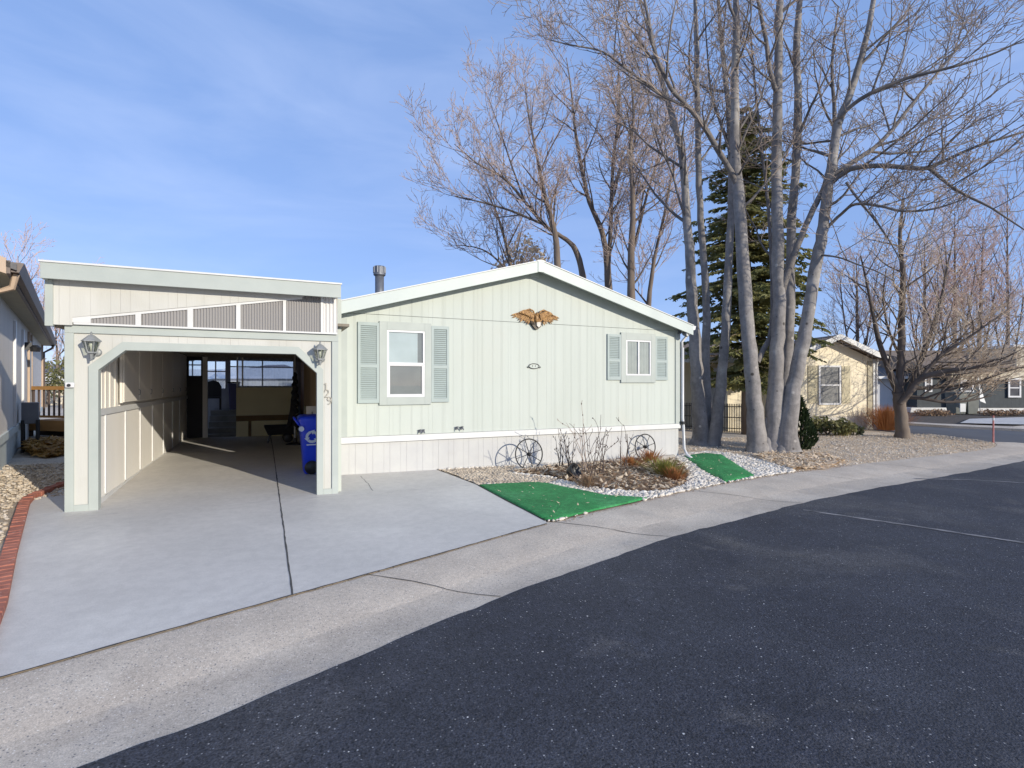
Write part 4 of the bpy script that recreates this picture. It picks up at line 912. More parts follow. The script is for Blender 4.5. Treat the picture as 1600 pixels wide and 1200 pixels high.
# black garden cart
wx, wy = .42, 15.3; wz = Zg(wx, wy)
Wb = thing('garden_cart', 'low black garden cart parked before the tan partition', 'garden cart', (wx, wy, wz))
m = MB(); m.add([(wx-.32, wy-.2, wz+.22), (wx+.30, wy-.2, wz+.22), (wx+.30, wy+.2, wz+.22), (wx-.32, wy+.2, wz+.22), (wx-.42, wy-.28, wz+.46), (wx+.42, wy-.28, wz+.46), (wx+.42, wy+.28, wz+.46), (wx-.42, wy+.28, wz+.46)],
    [(0,3,2,1),(0,1,5,4),(1,2,6,5),(2,3,7,6),(3,0,4,7)]); m.build('tray', M['black'], Wb)
for s in (-1, 1):
    m = MB(); m.lathe([(.10, -.02), (.12, 0), (.10, .02)], (wx+.15, wy+s*.24, wz+.13), 16, 'Y'); m.build('wheel', M['black'], Wb, True)
for s in (-1, 1): m = MB(); m.tube([(wx-.25, wy+s*.18, wz+.24), (wx-.33, wy+s*.2, wz+.01)], .018, 6); m.build('leg', M['iron'], Wb)
m = MB(); m.tube([(wx+.35, wy, wz+.40), (wx+.6, wy, wz+.62), (wx+.66, wy, wz+.8)], .016, 6); m.build('handle', M['iron'], Wb)
# chair and blue cooler on the porch landing
pz = .87
q = thing('porch_chair', 'dark chair on the porch landing above the carport steps', 'chair', (-1.45, 18.9, pz))
m = MB(); m.box(-1.68, 18.7, pz+.38, -1.22, 19.15, pz+.43); m.build('seat', M['dark'], q)
m = MB(); vs = [(-1.68+.46*i/8, pz+.43) for i in range(9)]; m.prismY([(-1.68, pz+.43), (-1.22, pz+.43), (-1.22, pz+.75), (-1.30, pz+.90), (-1.45, pz+.95), (-1.60, pz+.90), (-1.68, pz+.75)], 19.12, 19.16); m.build('backrest', M['dark'], q)
for a in (-1.66, -1.24):
    for b in (18.72, 19.13): m = MB(); m.tube([(a, b, pz), (a, b, pz+.38)], .018, 6); m.build('leg', M['dark'], q)
q = thing('blue_tote', 'dark blue storage tote stacked on the porch behind the partition', 'storage box', (-.75, 18.9, pz))
m = MB(); a = AY(357, 600, 19.0).x; b = AY(369, 600, 19.0).x+.1; m.prismY([(a+.04, pz-.02), (b-.04, pz-.02), (b, pz+.85), (a, pz+.85)], 18.8, 19.2); m.build('body', mat('navy_plastic', (.012, .014, .12), rough=.4), q, bevel=.02)
m = MB(); m.box(a-.02, 18.77, pz+.852, b+.02, 19.23, pz+.90); m.build('lid', M['blackcloth'], q, bevel=.01)
MB().box(sx0, 18.6, .1, 1.1, 19.98, .868).build('porch_floor', M['step'], C_)
# brick edging along the driveway
pts = [xy(-60, 1090), xy(-4, 950), xy(15, 868), xy(38, 790), xy(46, 781), xy(72, 770), xy(101, 758), V2(-2.28, 10.3)]
e2 = resample(pts, 66); m = MB()
for i in range(65):
    a, b = e2[i], e2[i+1]; c = (a+b)/2; d = (b-a); L_ = d.length; d.normalize(); nn = V2(-d.y, d.x)
    z = Zg(c.x, c.y)+.025+random.uniform(-.004, .006)
    m.obox((c.x, c.y, z), (d.x*L_*.47, d.y*L_*.47, 0), (nn.x*.055, nn.y*.055, random.uniform(-.003, .003)), (0, 0, .035))
o = m.build('brick_edging', M['brick'], None, bevel=.006, origin=(pts[1].x, pts[1].y, Zg(*pts[1]))); settag(o, 'row of red bricks edging the left side of the driveway', 'brick edging')

# ================================================================== FRONT BED OBJECTS
def wheel(px, py, hpx, label, tilt=.0, yaw=0):
    base = G(px, py); f = base.x*SY+base.y*CY; Rr = hpx/FPX*f/2
    q = thing('wagon_wheel', label, 'wagon wheel', base, group='iron wagon wheels against the skirting')
    c = base+Vector((0, tilt*.5, Rr)); ax = Vector((math.cos(yaw), math.sin(yaw), 0)); az = Vector((0, tilt, 1)).normalized(); nn = ax.cross(az)
    m = MB(); m.torus(c, ax, az, Rr-.012, .013, 48, 8); m.build('rim', M['iron'], q, True)
    m = MB(); m.tube([c-nn*.06, c-nn*.03, c+nn*.03, c+nn*.06], [.022, .036, .036, .022], 12); m.build('hub', M['iron'], q, True)
    for k in range(8):
        a = k*math.pi/4+.25; d = ax*math.cos(a)+az*math.sin(a); m = MB(); m.tube([c+d*.03, c+d*(Rr-.015)], .0075, 6); m.build('spoke', M['iron'], q, True)
wheel(845-16.5, 734.5, 49, 'larger iron wagon wheel standing left in the planting bed', .10)
wheel(1010, 719, 41, 'smaller iron wagon wheel standing right, behind the orange grass clump', .08)
# edging boards and log
a, b = G(800, 739), G(905, 727)
o = MB().bar(a+Vector((0, 0, .02)), b+Vector((0, 0, .03)), .035, .09).build('edging_board', M['log'], None, origin=a); settag(o, 'long grey edging board lying on edge behind the planting bed', 'edging board')
a, b = G(905, 728), G(1015, 720)
o = MB().bar(a+Vector((0, 0, .03)), b+Vector((0, 0, .04)), .035, .10).build('edging_board', M['log'], None, origin=a); settag(o, 'pale edging board continuing behind the dead shrubs to the right wheel', 'edging board')
a, b = G(1014, 728), G(1052, 717)
m = MB(); m.tube([a+Vector((0, 0, .05)), (a+b)/2+Vector((0, .02, .075)), b+Vector((0, 0, .06))], [.05, .075, .045], 10); o = m.build('driftwood_log', M['log'], None, True, origin=a); settag(o, 'pale driftwood log lying right of the bed below the right wheel', 'log')
p = G(890, 748)
m = MB(); m.lathe([(.10, 0), (.15, .12), (.16, .15), (.14, .15), (.12, .06)], p, 16); o = m.build('flower_pot', M['black'], None, True, origin=p); o.rotation_euler = (R(65), 0, R(30)); o.location = p+Vector((0, 0, .09)); settag(o, 'black plastic flower pot tipped over at the left end of the bed', 'flower pot')

# ---- branching plants
def rot_about(v, ax, a): return Matrix.Rotation(a, 3, ax) @ v
def rperp(t):
    a = Vector((random.gauss(0, 1), random.gauss(0, 1), random.gauss(0, 1))); a = a-t*a.dot(t)
    return a.normalized()
def branch(m, p, d, L, r0, level, maxlevel, par, m1=None):
    """one wandering tapered branch with recursive side shoots; par: dict(up, wander, dens, ang, ratio, rmin)"""
    n = 7 if level <= 1 else (5 if level == 2 else 4)
    pts = [p.copy()]; d = d.normalized(); seg = L/(n-1)
    for i in range(n-1):
        d = (d+rperp(d)*par['wander']*(1.5 if level >= 2 else 1)*random.uniform(.3, 1)+Vector((0, 0, par['up']*(1 if level < 3 else .6)))).normalized(); pts.append(pts[-1]+d*seg)
    rad = [max(par['rmin'], r0*(1-.75*i/(n-1))) for i in range(n)]
    (m1 if (m1 is not None and level <= 1) else m).fast(pts, rad, 6 if level <= 1 and r0 > .03 else 4 if level <= 1 else 3)
    shoots(m, pts, rad, level, maxlevel, par, .18, None, m1)
def shoots(m, pts, rad, level, maxlevel, par, s0, dens=None, m1=None):
    if level >= maxlevel: return
    n = len(pts); cum = [0]
    for a, b in zip(pts, pts[1:]): cum.append(cum[-1]+(b-a).length)
    L = cum[-1]; cnt = L*(1-s0)*(dens or par['dens'][level]); cnt = int(cnt)+(random.random() < cnt % 1)
    for k in range(cnt):
        s = L*(s0+(1-s0)*(k+random.random())/max(1, cnt)); i = 0
        while i < n-2 and cum[i+1] < s: i += 1
        f = (s-cum[i])/(cum[i+1]-cum[i]+1e-9); p = pts[i].lerp(pts[i+1], min(1, f)); t = (pts[i+1]-pts[i]).normalized(); r = rad[i]*(1-f)+rad[i+1]*f
        ang = R(random.uniform(*par['ang'])); dd = rot_about(t, rperp(t), ang)
        if dd.z < par.get('minz', -.3): dd.z = abs(dd.z)*.5; dd.normalize()
        LL = par['len'][level]*random.uniform(.5, 1.15)*(1-.45*s/L)
        branch(m, p, dd, LL, min(r*.62, par['rad'][level]*random.uniform(.7, 1.2)), level+1, maxlevel, par, m1)
    # leader continuing from the tip
def deadplant(px, py, h, n, label, mt, seedheads=0, spread=.35, name='dead_shrub', lean=0):
    p = G(px, py); q = thing(name, label, 'dead plant', p, group='leafless plants in the front bed')
    par = dict(up=.03, wander=.16, dens=[0, 3.5/max(h, .4), 4, 0], ang=(20, 45), len=[0, h*.45, h*.18], rad=[0, .008, .006], rmin=.0045)
    m = MB(); tips = []
    for i in range(n):
        d = Vector((random.uniform(-1, 1)*spread+lean, random.uniform(-1, 1)*spread*.6, 1)); branch(m, p+Vector((random.uniform(-.05, .05), random.uniform(-.04, .04), 0)), d, h*random.uniform(.75, 1.1), .013, 1, 3, par)
    m.flush(); vv = np.concatenate([v_ for v_, _ in m.np]); m.build('stem', mt, q)
    if seedheads:
        top = vv[vv[:, 2] > p.z+h*.4]
        for k in range(seedheads):
            c = top[random.randrange(len(top))]; hm = MB(); hm.lathe([(.003, -.014), (.012, -.005), (.012, .006), (.003, .014)], c, 6); hm.build('seed_head', M['cane'], q)
for args in [(925, 752, 1.05, 4, 'tall bare shrub of forked brown canes left of centre in the bed', M['cane'], 8, .35),
             (938, 745, .95, 3, 'bare forked shrub with dark seed heads near the bed centre', M['cane'], 9, .45),
             (893, 735, .75, 5, 'thin dead flower stalks with dark heads beside the flower pot', M['cane'], 10, .18),
             (878, 733, .62, 4, 'short dark dead stalks at the left end of the bed', M['cane'], 6, .2),
             (972, 738, .95, 3, 'slender dead stalks leaning before the shadow of the right wheel', M['cane'], 8, .25),
             (915, 740, 1.1, 3, 'very thin upright grey stalks against the white skirting', M['twig'], 4, .08)]: deadplant(*args)
def tuft(px, py, h, w_, n, mt, label, cat='ornamental grass', name='grass_clump', group=None):
    p = G(px, py); m = MB()
    for i in range(n):
        a = random.uniform(0, 6.3); r = abs(random.gauss(0, .35))*w_; b = p+Vector((math.cos(a)*r*.5, math.sin(a)*r*.5, .01)); o_ = Vector((math.cos(a), math.sin(a), 0))
        hh = h*random.uniform(.5, 1.1); tip = b+o_*(r*1.1+.05*w_)+Vector((random.uniform(-.04, .04), random.uniform(-.04, .04), hh)); mid = b.lerp(tip, .55)+Vector((0, 0, hh*.12)); s = Vector((-math.sin(a), math.cos(a), 0))*.006
        m.add([b-s, b+s, mid+s, mid-s, tip], [(0, 1, 2, 3), (3, 2, 4)])
    o = m.build(name, mt, None, origin=p); settag(o, label, cat, group)
tuft(1016, 726, .30, .5, 260, M['grass_o'], 'orange dry grass clump in front of the right wagon wheel')
tuft(1040, 745, .32, .6, 420, M['grass_y'], 'yellow green grass clump at the right end of the bed')
tuft(1054, 752, .25, .4, 220, M['grass_o'], 'small rust coloured grass clump beside the yellow green one')
tuft(985, 730, .22, .5, 200, M['grass_o'], 'low rusty dead perennial left of the orange grass clump')
tuft(917, 762, .22, .4, 180, M['mulch'], 'low brown tangle of dead stems at the front left of the bed', 'dead plant', 'dead_stem_clump')

# ================================================================== TREES
def limb(m, px, t, r, k=10, jit=0):
    """px: list of (x, y, radius in metres[, depth offset]); returns world path"""
    pts = []; rad = []
    for q in px:
        p = P(q[0], q[1], t+(q[3] if len(q) > 3 else 0)); pts.append(p); rad.append(q[2])
    # smooth
    P3 = []; R3 = []
    for i in range(len(pts)-1):
        p0 = pts[max(0, i-1)]; p1 = pts[i]; p2 = pts[i+1]; p3 = pts[min(len(pts)-1, i+2)]
        for s in range(4):
            u = s/4; P3.append(.5*((2*p1)+(p2-p0)*u+(2*p0-5*p1+4*p2-p3)*u*u+(-p0+3*p1-3*p2+p3)*u**3)); R3.append(rad[i]*(1-u)+rad[i+1]*u)
    P3.append(pts[-1]); R3.append(rad[-1])
    if jit:
        for i in range(1, len(P3)): P3[i] = P3[i]+Vector((random.gauss(0, jit), random.gauss(0, jit), 0))*min(1, R3[i]*6)
    m.tube(P3, [rr*(1+random.uniform(-.05, .05)) for rr in R3], k); return P3, R3
def bigtree(name, label, base, t, trunks, limbs, par, bark, twig, maxlevel=4, group=None, ts=.62):
    q = thing(name, label, 'tree', base, group=group)
    tm = MB(); cm = MB(); grown = []
    trunks = [([(*q[:2], q[2]*ts*((1.6, 1.3, 1.12)[i] if (i < 3 and ts < 1) else 1), *q[3:]) for i, q in enumerate(p)], a, b) for p, a, b in trunks]; limbs = [([(*q[:2], q[2]*ts, *q[3:]) for q in p], a, b) for p, a, b in limbs]
    for px, s0, dens in trunks: P3, R3 = limb(tm, px, t, 0, 14, .012); grown.append((P3, R3, s0, dens))
    for px, s0, dens in limbs: P3, R3 = limb(cm, px, t, 0, 9, .01); grown.append((P3, R3, s0, dens))
    tm.build('trunk', bark, q, True); lm = MB()
    for P3, R3, s0, dens in grown: shoots(lm, P3, R3, 0, maxlevel, par, s0, dens, cm)
    cm.build('limbs', M['limb'] if bark is M['bark'] else M['limbb'], q, True); lm.build('crown', twig, q, True); return q
PARA = dict(up=.07, wander=.22, dens=[2.5, 3.3, 4.8, 4.8], ang=(28, 64), len=[2.9, 1.5, .8, .42], rad=[.040, .018, .0095, .0068], rmin=.0062, minz=-.25)
t2 = 13.65
trA = [(1186, 712, .40), (1183, 690, .31), (1179, 640, .29), (1175, 580, .28), (1168, 510, .27), (1160, 400, .25), (1154, 304, .22), (1149, 230, .19), (1148, 150, .16), (1150, 70, .14), (1150, -40, .11), (1146, -170, .05)]
trB = [(1211, 713, .40), (1209, 690, .32), (1211, 620, .29), (1213, 560, .28), (1217, 490, .25), (1215, 400, .23), (1214, 304, .21), (1214, 210, .19), (1216, 116, .17), (1217, 40, .15), (1221, -60, .11), (1215, -190, .05)]
trC = [(1222, 700, .30, .5), (1224, 640, .24, .6), (1230, 540, .22, .7), (1235, 420, .20, .7), (1237, 341, .18, .7), (1244, 247, .17, .7), (1247, 160, .16, .7), (1245, 60, .14, .7), (1255, -60, .1, .7), (1262, -170, .05, .7)]
trD = [(1232, 711, .36, -.15), (1230, 680, .30, -.15), (1237, 620, .28, -.15), (1250, 556, .27, -.15), (1261, 500, .25, -.15), (1276, 405, .23, -.15), (1286, 352, .21, -.2), (1296, 285, .20, -.25), (1302, 240, .18, -.3), (1309, 195, .16, -.3), (1327, 150, .14, -.4), (1343, 100, .12, -.4), (1358, 40, .10, -.5), (1375, -60, .07, -.6), (1390, -150, .03, -.6)]
lA1 = [(1152, 292, .12, 0), (1142, 268, .115, -.1), (1120, 232, .11, -.3), (1101, 199, .10, -.5), (1074, 166, .09, -.7), (1049, 139, .08, -.9), (1030, 100, .07, -1.1), (1018, 60, .06, -1.2), (1005, -20, .04, -1.3), (1000, -90, .02, -1.3)]
lA2 = [(1183, 566, .12, .1), (1192, 548, .11, .2), (1204, 522, .10, .4), (1207, 470, .09, .6), (1205, 400, .08, .8), (1200, 320, .07, 1.0), (1190, 230, .06, 1.2), (1180, 140, .05, 1.4), (1172, 40, .03, 1.5)]
lB2 = [(1221, 460, .15, 0), (1229, 430, .14, -.1), (1244, 390, .13, -.2), (1259, 352, .12, -.2), (1275, 318, .11, -.1), (1288, 290, .10, .1), (1298, 245, .09, .3), (1304, 180, .08, .5), (1300, 100, .06, .6), (1310, 10, .03, .7)]
lB3 = [(1215, 150, .10, 0), (1203, 110, .09, -.2), (1196, 60, .08, -.3), (1180, -20, .05, -.4)]
lD1 = [(1301, 283, .12, -.3), (1318, 270, .11, -.4), (1337, 262, .10, -.6), (1375, 259, .09, -.9), (1420, 262, .085, -1.2), (1450, 262, .075, -1.4), (1487, 246, .06, -1.6), (1525, 229, .05, -1.9), (1570, 215, .04, -2.1), (1620, 200, .025, -2.3)]
lD1b = [(1450, 262, .07, -1.4), (1470, 278, .06, -1.5), (1487, 292, .055, -1.6), (1515, 308, .045, -1.8), (1544, 322, .038, -2.0), (1575, 342, .03, -2.1), (1605, 362, .02, -2.2)]
lD2 = [(1300, 275, .11, -.3), (1325, 258, .10, -.4), (1350, 242, .09, -.3), (1372, 226, .085, -.2), (1398, 198, .075, .0), (1420, 169, .07, .1), (1445, 138, .06, .2), (1469, 109, .05, .3), (1500, 70, .04, .4), (1540, 10, .02, .5)]
lD3 = [(1307, 190, .09, -.3), (1330, 166, .08, -.6), (1360, 146, .075, -.9), (1412, 124, .065, -1.2), (1450, 114, .055, -1.5), (1487, 105, .05, -1.7), (1530, 92, .04, -1.9), (1570, 76, .03, -2.1), (1620, 50, .015, -2.3)]
lD4 = [(1290, 358, .07, -.2), (1315, 334, .06, -.5), (1337, 319, .055, -.8), (1375, 322, .05, -1.1), (1412, 330, .045, -1.4), (1460, 326, .035, -1.7), (1510, 310, .02, -2.0)]
lD5 = [(1278, 398, .045, -.2), (1310, 402, .035, -.6), (1337, 412, .03, -.9), (1370, 424, .024, -1.1), (1397, 439, .018, -1.3)]
lD6 = [(1322, 285, .05, -.5), (1340, 310, .045, -.6), (1368, 345, .04, -.7), (1392, 380, .03, -.8), (1408, 410, .02, -.9)]
bigtree('bare_tree', 'huge bare grey tree with several thick trunks rising from one base right of the house', G(1212, 708), t2,
        [([(1200, 714, .30, -.1), (1199, 697, .20, -.05), (1198, 676, .12), (1197, 652, .03)], .99, 0), ([(1223, 712, .32, -.2), (1222, 694, .22, -.15), (1221, 672, .14, -.1), (1222, 645, .04)], .99, 0), (trA, .42, 1.3), (trB, .5, 1.2), (trC, .5, 1.2), (trD, .45, 1.3)],
        [(lA1, .1, 2.2), (lA2, .3, 1.6), (lB2, .3, 1.6), (lB3, .1, 2), (lD1, .1, 2.4), (lD1b, .1, 2.6), (lD2, .12, 2.4), (lD3, .1, 2.4), (lD4, .1, 2.4), (lD5, .1, 2.6), (lD6, .1, 2.4)], PARA, M['bark'], M['twig'])
t1 = 14.8
trE = [(1093, 702, .36), (1094, 680, .29), (1091, 615, .27), (1086, 545, .26), (1082, 480, .24), (1078, 400, .21), (1073, 341, .19), (1067, 250, .16), (1053, 191, .13), (1041, 150, .11), (1027, 97, .09), (1015, 40, .07), (1000, -40, .04), (990, -120, .02)]
trF = [(1101, 702, .28, .3), (1104, 665, .22, .3), (1102, 565, .19, .35), (1104, 480, .17, .4), (1099, 397, .15, .4), (1092, 290, .14, .4), (1090, 184, .13, .4), (1088, 71, .11, .4), (1085, -30, .07, .4), (1080, -140, .03, .4)]
trG = [(1110, 703, .30, -.1), (1116, 684, .24, -.1), (1123, 627, .22, -.1), (1130, 565, .21, -.1), (1135, 490, .19, 0), (1139, 397, .17, .1), (1143, 310, .15, .2), (1141, 210, .13, .3), (1133, 120, .11, .4), (1125, 40, .08, .5), (1120, -60, .05, .5), (1118, -140, .02, .5)]
lE1 = [(1068, 262, .07, 0), (1055, 255, .06, .1), (1040, 245, .055, .2), (1015, 228, .045, .3), (990, 205, .035, .4), (960, 190, .02, .5)]
lE2 = [(1074, 345, .06, 0), (1062, 315, .05, -.2), (1050, 270, .045, -.3), (1030, 225, .035, -.4), (1015, 170, .02, -.5)]
lG1 = [(1141, 240, .06, .2), (1128, 200, .05, .4), (1112, 150, .045, .6), (1105, 80, .035, .7), (1100, 0, .02, .8)]
lE3 = [(1040, 150, .07, .0), (1010, 130, .06, -.2), (975, 105, .05, -.4), (940, 80, .04, -.6), (890, 70, .03, -.8), (850, 60, .015, -1)]
bigtree('bare_tree', 'bare grey tree of three slimmer trunks at the corner of the house beside the downspout', G(1100, 700), t1,
        [(trE, .42, 1.4), (trF, .5, 1.1), (trG, .5, 1.2)], [(lE1, .1, 2.2), (lE2, .15, 2.2), (lG1, .15, 2), (lE3, .1, 2.4)], PARA, M['bark'], M['twig'])
# bare trees behind the house
PARB = dict(up=.10, wander=.20, dens=[1.6, 2.5, 3.4, 3.2], ang=(25, 55), len=[4.4, 2.4, 1.25, .65], rad=[.055, .028, .016, .0115], rmin=.0105, minz=-.05)
tb = 27.0
def bt(label, base, t, trunks, limbs, seed):
    random.seed(seed); return bigtree('bare_tree', label, base, t, trunks, limbs, PARB, M['barkb'], M['twigd'], 4, 'bare trees behind the house')
B1 = [(880, 640, .34), (874, 520, .30), (871, 417, .26), (866, 360, .22), (850, 300, .15), (838, 240, .11), (826, 180, .07), (820, 130, .03)]
B1a = [(913, 480, .24, 1), (908, 417, .2, 1), (895, 384, .19, 1), (872, 366, .17, 1), (850, 351, .15, .8), (820, 315, .12, .6), (795, 285, .10, .4), (770, 268, .08, .2), (745, 255, .06, 0), (710, 225, .03, 0)]
B1b = [(850, 351, .11, .8), (800, 330, .09, .6), (760, 318, .07, .5), (735, 312, .05, .4), (710, 306, .02, .4)]
B1c = [(820, 315, .09, .6), (800, 260, .07, .6), (780, 200, .05, .6), (762, 150, .02, .6)]
bt('bare dark tree with wide leaning limbs behind the roof left of the ridge', P(880, 645, tb), tb, [(B1, .45, 1.4), (B1a, .3, 1.6)], [(B1b, .1, 1.8), (B1c, .1, 1.8)], 21)
B2 = [(955, 640, .34), (952, 500, .30), (949, 417, .27), (941, 365, .23), (921, 315, .19), (907, 255, .16), (898, 195, .12), (893, 144, .08), (885, 90, .03)]
B2a = [(950, 425, .2), (953, 380, .19), (955, 330, .18), (958, 255, .15), (964, 204, .12), (968, 150, .08), (965, 90, .03)]
B2b = [(955, 300, .10), (975, 250, .08), (1000, 215, .06), (1020, 170, .03)]
bt('bare dark forked tree behind the right slope of the roof', P(955, 645, tb+2), tb+2, [(B2, .4, 1.5)], [(B2a, .2, 1.6), (B2b, .1, 1.8)], 22)
B3 = [(988, 640, .34), (987, 500, .28), (986, 417, .25), (989, 315, .20), (985, 240, .16), (990, 180, .11), (985, 110, .05)]
B3a = [(987, 400, .14, .5), (1000, 350, .12, .5), (1012, 300, .10, .5), (1030, 240, .07, .5), (1040, 190, .03, .5)]
B3b = [(1010, 640, .2, 1), (1012, 500, .17, 1), (1020, 420, .14, 1), (1030, 370, .12, 1), (1045, 300, .08, 1), (1055, 240, .04, 1)]
bt('bare dark upright tree behind the house beside the spruce', P(988, 645, tb-1), tb-1, [(B3, .35, 1.5), (B3b, .4, 1.2)], [(B3a, .1, 1.7)], 23)
B4 = [(800, 640, .25), (802, 520, .2), (800, 430, .17), (790, 380, .13), (775, 330, .09), (755, 290, .04)]
B4a = [(800, 430, .1), (770, 400, .08), (748, 388, .06), (725, 384, .04), (705, 383, .02)]
bt('small spreading bare tree low behind the left roof slope', P(800, 645, tb+3), tb+3, [(B4, .45, 1.4)], [(B4a, .1, 1.8)], 24)
# brown leaf-holding tree peeking over the ridge
random.seed(31)
def leafball(m, c, rx, rz, n, s):
    for i in range(n):
        u = Vector((random.gauss(0, 1), random.gauss(0, 1), random.gauss(0, 1))).normalized()*random.random()**.4; p = c+Vector((u.x*rx, u.y*rx, u.z*rz)); a = Vector((random.gauss(0, 1), random.gauss(0, 1), random.gauss(0, 1))).normalized(); b = rperp(a); ss = s*random.uniform(.6, 1.3)
        m.add([p-a*ss, p-b*ss*.5, p+a*ss, p+b*ss*.5], [(0, 1, 2, 3)])
tq = 34; q = thing('oak_tree', 'tan leaved oak just showing over the roof left of the ridge', 'tree', P(812, 642, tq))
m = MB(); limb(m, [(812, 642, .3), (813, 500, .22), (815, 400, .08)], tq, 0); m.build('trunk', M['barkb'], q, True)
m = MB()
for px, py, r in ((815, 400, 1.2), (800, 412, 1.0), (832, 405, 1.0), (820, 385, .9), (845, 415, .9), (788, 425, .9), (815, 440, 1.6)): leafball(m, P(px, py, tq), r, r, 150, .14)
m.build('crown', leafmat('tan_oak_leaves', (.78, .64, .46), (.50, .38, .25)), q)
# spruce
random.seed(41)
ts = 18.6; sb = P(1168, 690, ts); sb.z = Zg(sb.x, sb.y); stop_ = P(1166, 165, ts)
S_ = thing('spruce_tree', 'tall dark green spruce standing behind the bare grey trunks', 'tree', sb)
m = MB(); m.tube([sb, sb.lerp(stop_, .5), stop_], [.22, .14, .02], 10); m.build('trunk', M['barkb'], S_, True)
m = MB(); tw_ = MB(); Ht = stop_.z-sb.z
def spray(m, p, d, L):
    nq = max(4, int(L/.06))
    for i in range(nq):
        f = (i+random.random())/nq; c = p+d*L*f
        for s in (-1, 1):
            sd = d.cross(Vector((0, 0, 1))); sd.normalize(); v = (d*.65+sd*s*random.uniform(.3, .9)+Vector((0, 0, random.uniform(-.55, .15)))).normalized(); ln = random.uniform(.12, .26)*(1-.4*f); wv = v.cross(rperp(v))*.034
            m.add([c-wv, c+wv, c+v*ln*.6+wv*.9, c+v*ln, c+v*ln*.6-wv*.9], [(0, 1, 2, 3, 4)])
h = .17
while h < .985:
    nb = int(6+9*(1-h)); Rm = 4.8*(1-h)**.80*(.66+.42*random.random())
    Rm *= min(1, .02+h*2.35)
    for k in range(nb):
        a = random.uniform(0, 6.3); L = Rm*random.uniform(.55, 1.12); p = sb+Vector((0, 0, Ht*(h+random.uniform(-.022, .022)))); d = Vector((math.cos(a), math.sin(a), .30*h+.02)).normalized()
        n = 6; pts = [p]
        for i in range(n): d = (d+Vector((0, 0, -.09+.04*i/n))+rperp(d)*.04).normalized(); pts.append(pts[-1]+d*L/n)
        tw_.tube(pts, [.03*(1-.8*i/n)*max(.4, 1-h) for i in range(n+1)], 4, False)
        for i in range(1, n+1):
            dd = (pts[i]-pts[i-1]).normalized(); sd = dd.cross(Vector((0, 0, 1))).normalized()
            for s in (-1, 1):
                ll = L*.30*(1-.5*abs(i/n-.35))*random.uniform(.55, 1.15)
                spray(m, pts[i].lerp(pts[i-1], random.random()), (dd*.7+sd*s*.8+Vector((0, 0, -.18))).normalized(), max(.15, ll))
        spray(m, pts[-2], (pts[-1]-pts[-2]).normalized(), L*.25)
    h += .019+.009*(1-h)
m.build('crown', M['spruce'], S_); tw_.build('limbs', M['barkb'], S_)
# corner tree on the right lot
random.seed(51)
PARC = dict(up=.06, wander=.26, dens=[2.6, 3.6, 4.6, 4], ang=(25, 65), len=[2.5, 1.4, .75, .35], rad=[.032, .015, .008, .006], rmin=.0052, minz=-.2)
tc_ = 17.4
c0 = [(1411, 690, .26), (1410, 676, .20), (1408, 655, .185), (1406, 630, .18), (1404, 612, .17)]
c1 = [(1404, 614, .12), (1396, 596, .11), (1386, 570, .09), (1374, 535, .08), (1366, 500, .06), (1356, 450, .04), (1345, 400, .02)]
c2 = [(1405, 612, .13), (1407, 580, .12), (1408, 540, .11), (1409, 490, .10), (1411, 430, .08), (1406, 370, .06), (1412, 310, .03)]
c3 = [(1406, 630, .11, -.1), (1422, 612, .10, -.3), (1438, 592, .09, -.5), (1465, 583, .08, -.8), (1500, 577, .06, -1.1), (1540, 572, .045, -1.4), (1585, 566, .03, -1.6)]
c4 = [(1420, 614, .09, .2), (1440, 560, .08, .4), (1455, 520, .065, .5), (1470, 470, .05, .6), (1480, 420, .03, .7), (1490, 370, .015, .7)]
c5 = [(1438, 592, .06, -.5), (1470, 555, .05, -.7), (1510, 530, .04, -.9), (1545, 505, .025, -1.1), (1580, 480, .015, -1.1)]
c6 = [(1408, 560, .05, .2), (1390, 520, .04, .4), (1380, 470, .03, .5), (1385, 420, .02, .6)]
PARC2 = dict(PARC)
bigtree('corner_tree', 'short brown trunked bare tree with many tan twigs on the corner lot', G(1411, 686), tc_, [(c0, .55, 5)], [([(1418, 620, .08, 0), (1440, 622, .06, -.2), (1475, 628, .045, -.4), (1515, 626, .03, -.6), (1550, 618, .012, -.7)], .05, 5), ([(1425, 606, .08, .2), (1455, 606, .06, .3), (1500, 602, .045, .4), (1545, 596, .03, .5), (1580, 585, .012, .5)], .05, 5), ([(1432, 598, .06, .1), (1452, 575, .05, .2), (1480, 550, .035, .3), (1510, 520, .015, .3)], .05, 4.5), (c1, .15, 2.2), (c2, .12, 2.2), (c3, .1, 3.6), (c4, .1, 2.6), (c5, .1, 3.0), (c6, .1, 2.4)], PARC, M['barkb'], M['twigb'], 4, None, 1.0)
